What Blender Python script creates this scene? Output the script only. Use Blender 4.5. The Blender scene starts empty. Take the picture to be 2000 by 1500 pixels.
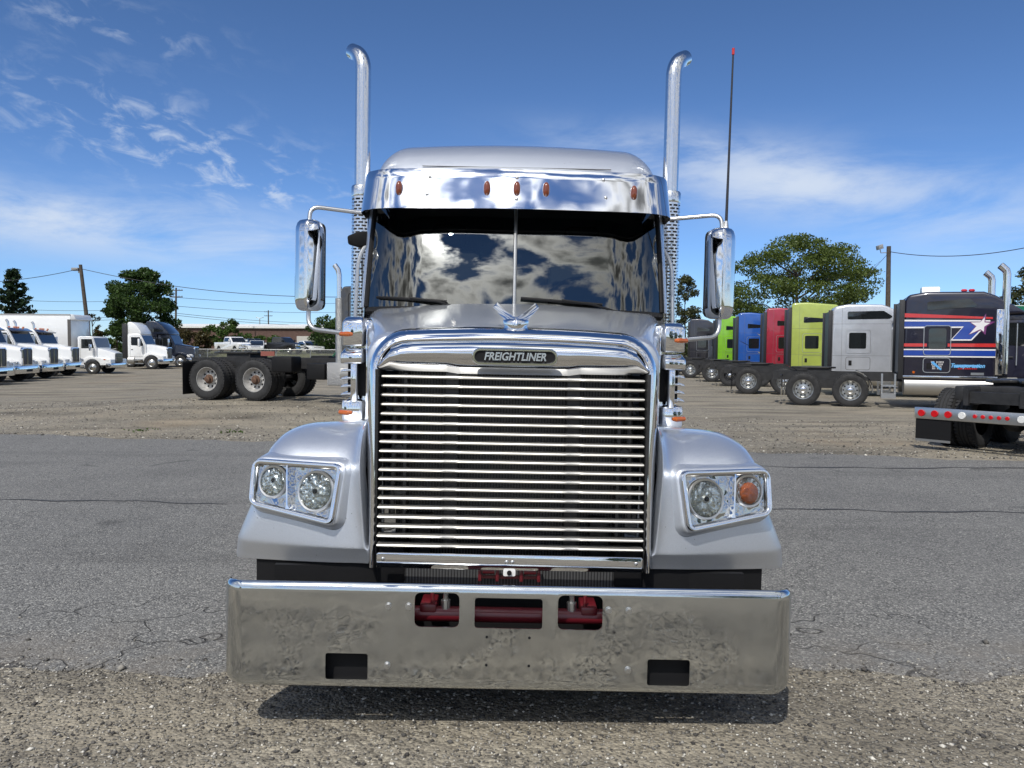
import bpy, bmesh, math, random
import numpy as np
from mathutils import Vector, Matrix
R = math.radians
random.seed(7)
scene = bpy.context.scene
COL = scene.collection

# ------------------------------------------------------------------ camera
CAM_H = 1.72
PITCH = math.atan(70 / 1500)
ROLL = R(0.30)
cam_data = bpy.data.cameras.new('camera')
cam_data.sensor_width = 36.0
cam_data.lens = 27.0
cam_data.clip_start = 0.05
cam_data.clip_end = 6000
cam = bpy.data.objects.new('camera', cam_data)
COL.objects.link(cam)
cam.matrix_world = Matrix.Translation((0, 0, CAM_H)) @ Matrix.Rotation(math.pi / 2 - PITCH, 4, 'X') @ Matrix.Rotation(ROLL, 4, 'Z')
scene.camera = cam

# ------------------------------------------------------------------ sun and sky
SUN_EL, SUN_AZ = R(53), R(200)
SUN_DIR = Vector((math.cos(SUN_EL) * math.sin(SUN_AZ), math.cos(SUN_EL) * math.cos(SUN_AZ), math.sin(SUN_EL)))
sun_data = bpy.data.lights.new('sun', 'SUN')
sun_data.energy = 3.6
sun_data.angle = R(0.8)
sun_data.color = (1.0, 0.955, 0.88)
sun = bpy.data.objects.new('sun', sun_data)
COL.objects.link(sun)
sun.rotation_euler = (-SUN_DIR).to_track_quat('-Z', 'Y').to_euler()
sun.location = SUN_DIR * 80

vs = scene.view_settings
vs.view_transform = 'Standard'
vs.look = 'None'
vs.gamma = 1.0
vs.use_curve_mapping = False
vs.exposure = 0.0

world = bpy.data.worlds.new('World')
scene.world = world
world.use_nodes = True


class NT:
    """tiny helper that writes shader node trees"""
    def __init__(self, tree):
        self.t = tree
        tree.nodes.clear()

    def n(self, kind, **kw):
        nd = self.t.nodes.new(kind)
        for k, v in kw.items():
            setattr(nd, k, v)
        return nd

    def l(self, a, b):
        self.t.links.new(a, b)

    def put(self, sock, v):
        if isinstance(v, bpy.types.NodeSocket):
            self.l(v, sock)
        else:
            sock.default_value = v

    def m(self, op, a, b=0.0, c=0.0, clamp=False):
        nd = self.n('ShaderNodeMath', operation=op, use_clamp=clamp)
        self.put(nd.inputs[0], a)
        self.put(nd.inputs[1], b)
        self.put(nd.inputs[2], c)
        return nd.outputs[0]

    def smooth(self, v, lo, hi):
        nd = self.n('ShaderNodeMapRange', interpolation_type='SMOOTHSTEP')
        self.put(nd.inputs[0], v)
        nd.inputs[1].default_value = lo
        nd.inputs[2].default_value = hi
        return nd.outputs[0]

    def noise(self, vec, scale, detail=4, rough=0.55, dist=0.0, lac=2.0):
        nd = self.n('ShaderNodeTexNoise')
        if vec is not None:
            self.l(vec, nd.inputs['Vector'])
        nd.inputs['Scale'].default_value = scale
        nd.inputs['Detail'].default_value = detail
        nd.inputs['Roughness'].default_value = rough
        nd.inputs['Distortion'].default_value = dist
        nd.inputs['Lacunarity'].default_value = lac
        return nd.outputs['Fac']

    def xyz(self, x, y, z):
        nd = self.n('ShaderNodeCombineXYZ')
        self.put(nd.inputs[0], x)
        self.put(nd.inputs[1], y)
        self.put(nd.inputs[2], z)
        return nd.outputs[0]

    def mix(self, f, a, b):
        nd = self.n('ShaderNodeMix', data_type='RGBA')
        self.put(nd.inputs[0], f)
        self.put(nd.inputs[6], a)
        self.put(nd.inputs[7], b)
        return nd.outputs[2]

    def ramp(self, f, stops):
        nd = self.n('ShaderNodeValToRGB')
        self.l(f, nd.inputs[0])
        e = nd.color_ramp.elements
        while len(e) < len(stops):
            e.new(0.5)
        for i, (p, c) in enumerate(stops):
            e[i].position = p
            e[i].color = (*c, 1) if len(c) == 3 else c
        return nd.outputs[0]


def build_world():
    t = NT(world.node_tree)
    out = t.n('ShaderNodeOutputWorld')
    bg = t.n('ShaderNodeBackground')
    STR = 0.1
    bg.inputs[1].default_value = STR
    t.l(bg.outputs[0], out.inputs[0])
    sky = t.n('ShaderNodeTexSky', sky_type='NISHITA')
    sky.sun_disc = False
    sky.sun_elevation = SUN_EL
    sky.sun_rotation = SUN_AZ
    sky.altitude = 1200
    sky.air_density = 1.0
    sky.dust_density = 0.0
    sky.ozone_density = 5.0
    tc = t.n('ShaderNodeTexCoord')
    d = tc.outputs['Generated']
    sp = t.n('ShaderNodeSeparateXYZ')
    t.l(d, sp.inputs[0])
    X, Y, Z = sp.outputs
    az = t.m('MULTIPLY', t.m('ARCTAN2', X, Y), 57.2958)
    el = t.m('MULTIPLY', t.m('ARCSINE', Z), 57.2958)
    zz = t.m('ADD', t.m('MAXIMUM', Z, 0.0), 0.10)
    P = t.xyz(t.m('DIVIDE', X, zz), t.m('DIVIDE', Y, zz), 0.0)
    AE = t.xyz(t.m('MULTIPLY', az, 0.05), t.m('MULTIPLY', el, 0.17), 0.0)

    def blob(a0, wa, e0, we, tilt=0.0):
        da = t.m('SUBTRACT', az, a0)
        e = t.m('SUBTRACT', t.m('SUBTRACT', el, e0), t.m('MULTIPLY', da, tilt))
        q = t.m('ADD', t.m('POWER', t.m('ABSOLUTE', t.m('DIVIDE', da, wa)), 2.0), t.m('POWER', t.m('ABSOLUTE', t.m('DIVIDE', e, we)), 2.0))
        return t.m('POWER', 2.718, t.m('MULTIPLY', q, -1.0))
    # thin streaky cirrus, seen in the view direction
    n_str = t.noise(AE, 1.6, 7, 0.62, 0.35)
    AE2 = t.xyz(t.m('ADD', t.m('MULTIPLY', az, 0.16), t.m('MULTIPLY', el, 0.10)), t.m('MULTIPLY', el, 0.30), 0.0)
    n_fl = t.noise(AE2, 2.7, 8, 0.6, 0.5)
    bands = t.m('ADD', t.m('MULTIPLY', blob(-30, 19, 8.0, 2.0, -0.05), 1.15), t.m('MULTIPLY', blob(20, 10.5, 11.4, 2.3, -0.13), 1.15))
    bands = t.m('ADD', bands, t.m('MULTIPLY', blob(9, 7, 14.6, 1.2, -0.1), 0.55))
    bands = t.m('ADD', bands, t.m('MULTIPLY', blob(34, 8, 7.5, 2.2, 0.0), 0.5))
    band_m = t.m('MULTIPLY', bands, t.smooth(n_str, 0.30, 0.66))
    wis = t.m('ADD', t.m('MULTIPLY', blob(-24, 9.5, 13.4, 2.5, -0.20), 1.1), t.m('MULTIPLY', blob(-27, 6, 20.0, 1.2, -0.05), 0.6))
    wis = t.m('ADD', wis, t.m('MULTIPLY', blob(-17, 4, 11.2, 1.6, 0), 0.6))
    wis_m = t.m('MULTIPLY', wis, t.smooth(n_fl, 0.47, 0.72))
    gen = t.m('MULTIPLY', t.smooth(t.noise(P, 0.7, 7, 0.6, 0.4), 0.62, 0.85), 0.10)
    cir = t.m('ADD', t.m('ADD', t.m('MULTIPLY', band_m, 0.75), t.m('MULTIPLY', wis_m, 0.62)), gen, clamp=True)
    cir = t.m('MULTIPLY', cir, t.smooth(el, 0.5, 5.0))
    # broken cumulus over the half of the sky with the sun (what the windscreen mirrors)
    side = t.smooth(Y, 0.25, -0.25)
    n_c = t.noise(P, 3.1, 10, 0.55, 0.2)
    dens = t.smooth(n_c, 0.47, 0.66)
    cum = t.m('MULTIPLY', t.smooth(n_c, 0.43, 0.54), side)
    vm = t.n('ShaderNodeVectorMath', operation='DOT_PRODUCT')
    t.l(d, vm.inputs[0])
    vm.inputs[1].default_value = SUN_DIR
    sd = t.m('MAXIMUM', vm.outputs['Value'], 0.0)
    glow = t.m('ADD', t.m('MULTIPLY', t.m('POWER', sd, 14.0), 1.6), t.m('MULTIPLY', t.m('POWER', sd, 160.0), 9.0))
    edge = t.m('SUBTRACT', 1.15, t.m('MULTIPLY', dens, 1.0))
    cb = t.m('MULTIPLY', t.m('ADD', 0.98, t.m('MULTIPLY', glow, 1.7)), edge)
    cbs = t.m('MULTIPLY', cb, 1.0 / STR)
    ccol = t.n('ShaderNodeMix', data_type='RGBA', blend_type='MULTIPLY')
    ccol.inputs[0].default_value = 1.0
    ccol.inputs[6].default_value = (0.97, 0.99, 1.0, 1)
    t.l(cbs, ccol.inputs[7])
    grad = t.n('ShaderNodeMix', data_type='RGBA', blend_type='MULTIPLY')
    grad.inputs[0].default_value = 1.0
    t.l(sky.outputs[0], grad.inputs[6])
    t.l(t.mix(t.smooth(Z, 0.45, 0.02), (0.74, 0.90, 1.08, 1), (0.86, 1.06, 1.36, 1)), grad.inputs[7])
    c1 = t.mix(cir, grad.outputs[2], (0.70 / STR, 0.78 / STR, 0.90 / STR, 1))
    c2 = t.mix(cum, c1, ccol.outputs[2])
    t.l(c2, bg.inputs[0])


build_world()

# ------------------------------------------------------------------ materials
MATS = {}


def mat(name, base, rough=0.5, metal=0.0, coat=0.0, bump=None, var=None, spec=None, emit=None, trans=None, coat_rough=0.03):
    """bump = (scale, strength, distance[, detail]); var = (scale, amount)"""
    if name in MATS:
        return MATS[name]
    m = bpy.data.materials.new(name)
    m.use_nodes = True
    t = NT(m.node_tree)
    out = t.n('ShaderNodeOutputMaterial')
    p = t.n('ShaderNodeBsdfPrincipled')
    t.l(p.outputs[0], out.inputs[0])
    p.inputs['Base Color'].default_value = (*base, 1)
    p.inputs['Roughness'].default_value = rough
    p.inputs['Metallic'].default_value = metal
    p.inputs['Coat Weight'].default_value = coat
    p.inputs['Coat Roughness'].default_value = coat_rough
    if spec is not None:
        p.inputs['Specular IOR Level'].default_value = spec
    if emit:
        p.inputs['Emission Color'].default_value = (*emit[0], 1)
        p.inputs['Emission Strength'].default_value = emit[1]
    tc = t.n('ShaderNodeTexCoord')
    v = tc.outputs['Object']
    if var:
        f = t.noise(v, var[0], 6, 0.65)
        a = var[1]
        lo = tuple(max(0, c * (1 - a)) for c in base)
        hi = tuple(min(1, c * (1 + a)) for c in base)
        t.l(t.ramp(f, [(0.3, lo), (0.7, hi)]), p.inputs['Base Color'])
        rr = t.n('ShaderNodeMapRange')
        t.l(t.noise(v, var[0] * 0.7, 5, 0.6), rr.inputs[0])
        rr.inputs[1].default_value = 0.3
        rr.inputs[2].default_value = 0.7
        rr.inputs[3].default_value = max(0.0, rough * 0.85)
        rr.inputs[4].default_value = min(1.0, rough * 1.2)
        t.l(rr.outputs[0], p.inputs['Roughness'])
    if bump:
        b = t.n('ShaderNodeBump')
        b.inputs['Strength'].default_value = bump[1]
        b.inputs['Distance'].default_value = bump[2]
        t.l(t.noise(v, bump[0], bump[3] if len(bump) > 3 else 2, 0.5), b.inputs['Height'])
        t.l(b.outputs[0], p.inputs['Normal'])
        if coat:
            t.l(b.outputs[0], p.inputs['Coat Normal'])
    MATS[name] = m
    return m


def glass_mat(name, tint, ior=1.6, rough=0.0, bump=None):
    if name in MATS:
        return MATS[name]
    m = bpy.data.materials.new(name)
    m.use_nodes = True
    t = NT(m.node_tree)
    out = t.n('ShaderNodeOutputMaterial')
    tr = t.n('ShaderNodeBsdfTransparent')
    tr.inputs[0].default_value = (*tint, 1)
    gl = t.n('ShaderNodeBsdfGlossy')
    gl.inputs['Roughness'].default_value = rough
    gl.inputs[0].default_value = (1.0, 0.99, 0.93, 1)
    fr = t.n('ShaderNodeFresnel')
    fr.inputs[0].default_value = ior
    mx = t.n('ShaderNodeMixShader')
    t.l(fr.outputs[0], mx.inputs[0])
    t.l(tr.outputs[0], mx.inputs[1])
    t.l(gl.outputs[0], mx.inputs[2])
    t.l(mx.outputs[0], out.inputs[0])
    if bump:
        b = t.n('ShaderNodeBump')
        b.inputs['Strength'].default_value = bump[1]
        b.inputs['Distance'].default_value = bump[2]
        tc = t.n('ShaderNodeTexCoord')
        t.l(t.noise(tc.outputs['Object'], bump[0], 2), b.inputs['Height'])
        t.l(b.outputs[0], gl.inputs['Normal'])
        t.l(b.outputs[0], fr.inputs['Normal'])
    MATS[name] = m
    return m


CHROME = mat('chrome', (0.80, 0.81, 0.83), 0.045, 1.0, bump=(9, 0.10, 0.01))
CHROME_S = mat('chrome_smooth', (0.82, 0.83, 0.85), 0.05, 1.0)
VISORM = mat('visor_steel', (0.84, 0.85, 0.88), 0.07, 1.0, bump=(2.3, 0.34, 0.03, 2))
BUMPERM = mat('bumper_steel', (0.64, 0.665, 0.675), 0.10, 1.0, bump=(6, 0.07, 0.02, 2))
_t = NT.__new__(NT)
_t.t = BUMPERM.node_tree
_p = [n for n in BUMPERM.node_tree.nodes if n.type == 'BSDF_PRINCIPLED'][0]
_c = _t.n('ShaderNodeTexCoord')
_r = _t.n('ShaderNodeMapRange')
_t.l(_t.noise(_c.outputs['Object'], 3.2, 5, 0.62, 0.4), _r.inputs[0])
for _i, _v in ((1, 0.42), (2, 0.64), (3, 0.045), (4, 0.16)):
    _r.inputs[_i].default_value = _v
_t.l(_r.outputs[0], _p.inputs['Roughness'])
ALU = mat('polished_aluminium', (0.52, 0.51, 0.485), 0.46, 0.85)
SATIN = mat('satin_steel', (0.62, 0.62, 0.61), 0.34, 1.0)
STACKM = mat('stack_chrome', (0.80, 0.81, 0.82), 0.13, 1.0, bump=(26, 0.10, 0.01))
PAINT = mat('silver_paint', (0.605, 0.637, 0.69), 0.45, 0.82, coat=1.0, bump=(260, 0.05, 0.002, 1), var=(180, 0.05), coat_rough=0.035)
_t.t = PAINT.node_tree
_p = [n for n in PAINT.node_tree.nodes if n.type == 'BSDF_PRINCIPLED'][0]
_c = _t.n('ShaderNodeTexCoord')
_v = _t.n('ShaderNodeTexVoronoi', feature='F1')
_v.inputs['Scale'].default_value = 26
_t.l(_c.outputs['Object'], _v.inputs['Vector'])
_sp = _t.m('MULTIPLY', _t.smooth(_v.outputs['Distance'], 0.085, 0.05), _t.smooth(_t.noise(_c.outputs['Object'], 4.0, 3), 0.50, 0.60))
_old = _p.inputs['Base Color'].links[0].from_socket
_t.l(_t.mix(_t.m('MULTIPLY', _sp, 0.75), _old, (0.05, 0.045, 0.04, 1)), _p.inputs['Base Color'])
BLACK = mat('black_plastic', (0.010, 0.010, 0.011), 0.6, spec=0.2)
BLACKM = mat('black_frame', (0.018, 0.018, 0.019), 0.55, var=(6, 0.5))
RUBBER = mat('tyre_rubber', (0.022, 0.022, 0.023), 0.8, var=(8, 0.35))
DARK = mat('dark_interior', (0.02, 0.022, 0.023), 0.8)
SEAT = mat('grey_upholstery', (0.10, 0.105, 0.11), 0.9)
REDM = mat('red_frame_paint', (0.12, 0.008, 0.014), 0.38, coat=0.4)
AMBER = mat('amber_lens', (0.46, 0.10, 0.01), 0.12, coat=1.0)
AMBERD = mat('amber_lens_dark', (0.17, 0.035, 0.010), 0.14, coat=1.0)
REDL = mat('red_lens', (0.55, 0.01, 0.015), 0.15, coat=1.0)
WHITEL = mat('clear_lens', (0.75, 0.75, 0.73), 0.15, coat=1.0)
WHITE = mat('white_paint', (0.78, 0.79, 0.79), 0.3, coat=0.8, var=(1.2, 0.03))
WINDSCREEN = glass_mat('windscreen_glass', (0.15, 0.18, 0.18), 2.35)
CARGLASS = mat('dark_glass', (0.012, 0.014, 0.015), 0.04, coat=1.0)
LENS = glass_mat('lamp_glass', (0.88, 0.9, 0.9), 1.5, 0.02, bump=(55, 0.5, 0.02))
REFL = mat('lamp_reflector', (0.52, 0.53, 0.53), 0.06, 1.0, bump=(11, 0.55, 0.03, 1))
BOWL = mat('lamp_bowl_facets', (0.93, 0.94, 0.95), 0.26, 1.0, bump=(34, 0.8, 0.03, 1))
LETTER = mat('badge_lettering', (0.80, 0.81, 0.83), 0.18, 1.0)

# ------------------------------------------------------------------ mesh helpers


class G:
    def __init__(self):
        self.v = []
        self.f = []

    def add(self, vs, fs):
        o = len(self.v)
        self.v += [tuple(p) for p in vs]
        self.f += [tuple(i + o for i in q) for q in fs]
        return self

    def box(self, x0, x1, y0, y1, z0, z1):
        return self.add([(x0, y0, z0), (x1, y0, z0), (x1, y1, z0), (x0, y1, z0), (x0, y0, z1), (x1, y0, z1), (x1, y1, z1), (x0, y1, z1)],
                        [(3, 2, 1, 0), (4, 5, 6, 7), (0, 1, 5, 4), (1, 2, 6, 5), (2, 3, 7, 6), (3, 0, 4, 7)])

    def loft(self, secs, closed=True, cap=True):
        n = len(secs[0])
        vs = [p for s in secs for p in s]
        fs = []
        for i in range(len(secs) - 1):
            for j in range(n if closed else n - 1):
                k = (j + 1) % n
                fs.append((i * n + j, i * n + k, (i + 1) * n + k, (i + 1) * n + j))
        if cap and closed:
            fs.append(tuple(range(n))[::-1])
            fs.append(tuple((len(secs) - 1) * n + j for j in range(n)))
        return self.add(vs, fs)

    def tube(self, path, r, n=10, cap=True):
        P = [Vector(p) for p in path]
        rs = r if isinstance(r, (list, tuple)) else [r] * len(P)
        t0 = (P[1] - P[0]).normalized()
        up = Vector((0, 0, 1)) if abs(t0.z) < 0.9 else Vector((0, 1, 0))
        nrm = t0.cross(up).normalized()
        secs = []
        prev = t0
        for i, p in enumerate(P):
            if i == 0:
                tg = t0
            elif i == len(P) - 1:
                tg = (P[i] - P[i - 1]).normalized()
            else:
                tg = ((P[i + 1] - P[i]).normalized() + (P[i] - P[i - 1]).normalized()).normalized()
            q = prev.rotation_difference(tg)
            nrm = (q @ nrm)
            nrm = (nrm - tg * nrm.dot(tg)).normalized()
            b = tg.cross(nrm)
            prev = tg
            secs.append([p + (nrm * math.cos(a) + b * math.sin(a)) * rs[i] for a in [2 * math.pi * k / n for k in range(n)]])
        return self.loft(secs, True, cap)

    def cyl(self, a, b, r, n=16):
        return self.tube([a, b], r, n)

    def lathe(self, prof, origin=(0, 0, 0), axis=(0, 1, 0), n=24, cap=True):
        """prof = [(radius, distance along axis)]"""
        o = Vector(origin)
        ax = Vector(axis).normalized()
        u = ax.orthogonal().normalized()
        w = ax.cross(u)
        secs = [[o + ax * h + (u * math.cos(a) + w * math.sin(a)) * max(r, 1e-4) for a in [2 * math.pi * k / n for k in range(n)]] for r, h in prof]
        return self.loft(secs, True, cap)

    def prism(self, poly, plane, d0, d1):
        """poly in 2D; plane 'xz' extrudes along y, 'xy' along z, 'yz' along x"""
        def P(a, b, d):
            return {'xz': (a, d, b), 'xy': (a, b, d), 'yz': (d, a, b)}[plane]
        n = len(poly)
        vs = [P(a, b, d0) for a, b in poly] + [P(a, b, d1) for a, b in poly]
        fs = [tuple(range(n)), tuple(range(2 * n - 1, n - 1, -1))]
        fs += [(i, n + i, n + (i + 1) % n, (i + 1) % n) for i in range(n)]
        return self.add(vs, fs)

    def ball(self, c, r, n=10, sq=(1, 1, 1)):
        secs = []
        for i in range(1, n // 2 + 1):
            th = math.pi * i / (n // 2 + 1)
            secs.append([(c[0] + r * sq[0] * math.sin(th) * math.cos(2 * math.pi * k / n), c[1] + r * sq[1] * math.sin(th) * math.sin(2 * math.pi * k / n), c[2] + r * sq[2] * math.cos(th)) for k in range(n)])
        return self.loft(secs)


def obj(name, g, m, parent=None, smooth=35, bevel=0, seg=2, off=None, normals=True):
    me = bpy.data.meshes.new(name)
    vs = g.v if off is None else [(x - off[0], y - off[1], z - off[2]) for x, y, z in g.v]
    me.from_pydata(vs, [], g.f)
    if bevel or normals:
        bm = bmesh.new()
        bm.from_mesh(me)
        if normals:
            bmesh.ops.recalc_face_normals(bm, faces=bm.faces)
        if bevel:
            es = [e for e in bm.edges if len(e.link_faces) == 2 and e.calc_face_angle(0) > 0.5]
            bmesh.ops.bevel(bm, geom=es, offset=bevel, segments=seg, profile=0.5, affect='EDGES', clamp_overlap=True)
        bm.to_mesh(me)
        bm.free()
    if smooth:
        me.polygons.foreach_set('use_smooth', [True] * len(me.polygons))
        me.set_sharp_from_angle(angle=R(smooth))
    if m:
        me.materials.append(m)
    o = bpy.data.objects.new(name, me)
    COL.objects.link(o)
    o.parent = parent
    return o


def obj_np(name, verts, faces, m, parent=None):
    """fast build: verts (n,3), faces (k,3|4) arrays, flat shaded"""
    me = bpy.data.meshes.new(name)
    k, c = faces.shape
    me.vertices.add(len(verts))
    me.vertices.foreach_set('co', np.ascontiguousarray(verts, dtype=np.float32).ravel())
    me.loops.add(k * c)
    me.loops.foreach_set('vertex_index', np.ascontiguousarray(faces, dtype=np.int32).ravel())
    me.polygons.add(k)
    me.polygons.foreach_set('loop_start', np.arange(0, k * c, c, dtype=np.int32))
    me.update(calc_edges=True)
    me.validate()
    me.materials.append(m)
    o = bpy.data.objects.new(name, me)
    COL.objects.link(o)
    o.parent = parent
    return o


def inst(o, name, parent, loc=(0, 0, 0), rot=(0, 0, 0), sc=(1, 1, 1)):
    c = bpy.data.objects.new(name, o.data if hasattr(o, 'data') else o)
    COL.objects.link(c)
    c.parent = parent
    c.location = loc
    c.rotation_euler = rot
    c.scale = sc
    return c


def tag(o, label=None, cat=None, group=None, kind=None):
    if label:
        o['label'] = label
    if cat:
        o['category'] = cat
    if group:
        o['group'] = group
    if kind:
        o['kind'] = kind
    return o


def thing(name, label, cat, loc=(0, 0, 0), rz=0.0, group=None):
    o = bpy.data.objects.new(name, None)
    o.empty_display_size = 0.2
    COL.objects.link(o)
    o.location = loc
    o.rotation_euler = (0, 0, rz)
    return tag(o, label, cat, group)


def copy_tree(o, parent=None):
    c = o.copy()
    COL.objects.link(c)
    c.parent = parent
    for ch in list(o.children):
        copy_tree(ch, c)
    return c


def boolean(o, cutters):
    """subtract cutter geometry (list of G) from object o, result baked into its mesh"""
    par = o.parent
    o.parent = None
    for g in cutters:
        c = obj('cutter', g, None, smooth=0)
        md = o.modifiers.new('cut', 'BOOLEAN')
        md.operation = 'DIFFERENCE'
        md.solver = 'EXACT'
        md.object = c
        dg = bpy.context.evaluated_depsgraph_get()
        me = bpy.data.meshes.new_from_object(o.evaluated_get(dg))
        o.modifiers.clear()
        old = o.data
        o.data = me
        me.name = old.name
        bpy.data.meshes.remove(old)
        cm = c.data
        bpy.data.objects.remove(c)
        bpy.data.meshes.remove(cm)
    o.parent = par
    o.data.polygons.foreach_set('use_smooth', [True] * len(o.data.polygons))
    o.data.set_sharp_from_angle(angle=R(35))


def rpoly(pts, r, n=4):
    """2D polygon with rounded corners"""
    out = []
    k = len(pts)
    rr = r if isinstance(r, (list, tuple)) else [r] * k
    for i in range(k):
        p0, p, p1 = Vector(pts[i - 1]), Vector(pts[i]), Vector(pts[(i + 1) % k])
        a, b = (p0 - p), (p1 - p)
        ang = a.angle(b)
        d = min(rr[i] / math.tan(ang / 2), a.length * 0.49, b.length * 0.49)
        s, e = p + a.normalized() * d, p + b.normalized() * d
        for j in range(n + 1):
            t = j / n
            out.append(tuple((1 - t) ** 2 * s + 2 * t * (1 - t) * p + t * t * e))
    return out


def offpoly(pts, d):
    """offset a 2D loop outward (counter-clockwise) by d"""
    k = len(pts)
    ar = sum(pts[i - 1][0] * pts[i][1] - pts[i][0] * pts[i - 1][1] for i in range(k))
    s = 1 if ar > 0 else -1
    out = []
    for i in range(k):
        t = Vector(pts[(i + 1) % k]) - Vector(pts[i - 1])
        nrm = Vector((t.y, -t.x)).normalized() * s
        out.append((pts[i][0] + nrm.x * d, pts[i][1] + nrm.y * d))
    return out


def rect(a0, a1, b0, b1):
    return [(a0, b0), (a1, b0), (a1, b1), (a0, b1)]


def arc(cx, cy, r, a0, a1, n):
    return [(cx + r * math.cos(R(a0 + (a1 - a0) * i / n)), cy + r * math.sin(R(a0 + (a1 - a0) * i / n))) for i in range(n + 1)]


def text_obj(name, body, size, m, parent, mw, extrude=0.002, shear=0.0, bold=0.0, width=None):
    cu = bpy.data.curves.new(name, 'FONT')
    cu.body = body
    cu.size = size
    cu.extrude = extrude
    cu.shear = shear
    cu.offset = bold
    cu.align_x = 'CENTER'
    cu.align_y = 'CENTER'
    tmp = bpy.data.objects.new(name + '_tmp', cu)
    COL.objects.link(tmp)
    dg = bpy.context.evaluated_depsgraph_get()
    me = bpy.data.meshes.new_from_object(tmp.evaluated_get(dg))
    bpy.data.objects.remove(tmp)
    bpy.data.curves.remove(cu)
    if width:
        xs = [v.co.x for v in me.vertices]
        s = width / (max(xs) - min(xs))
        for v in me.vertices:
            v.co.x *= s
    me.transform(mw)
    me.materials.clear()
    me.materials.append(m)
    o = bpy.data.objects.new(name, me)
    COL.objects.link(o)
    o.parent = parent
    return o


def sstep(a, b, x):
    t = max(0.0, min(1.0, (x - a) / (b - a)))
    return t * t * (3 - 2 * t)


def gz(x, y):
    """height of the ground"""
    h = 0.34 * math.exp(-((x + 6.5) / 6.0) ** 2 - ((y - 21.5) / 5.0) ** 2) * sstep(14.9, 18.5, y)
    h += 0.95 * sstep(85, 92, y) * sstep(-12, -22, x)
    h -= 0.05 * sstep(18, 26, y) * sstep(5, 10, x) * sstep(60, 45, y)
    h -= 0.14 * sstep(-18, -24, x) * sstep(28, 36, y) * sstep(75, 60, y)
    return h


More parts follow.
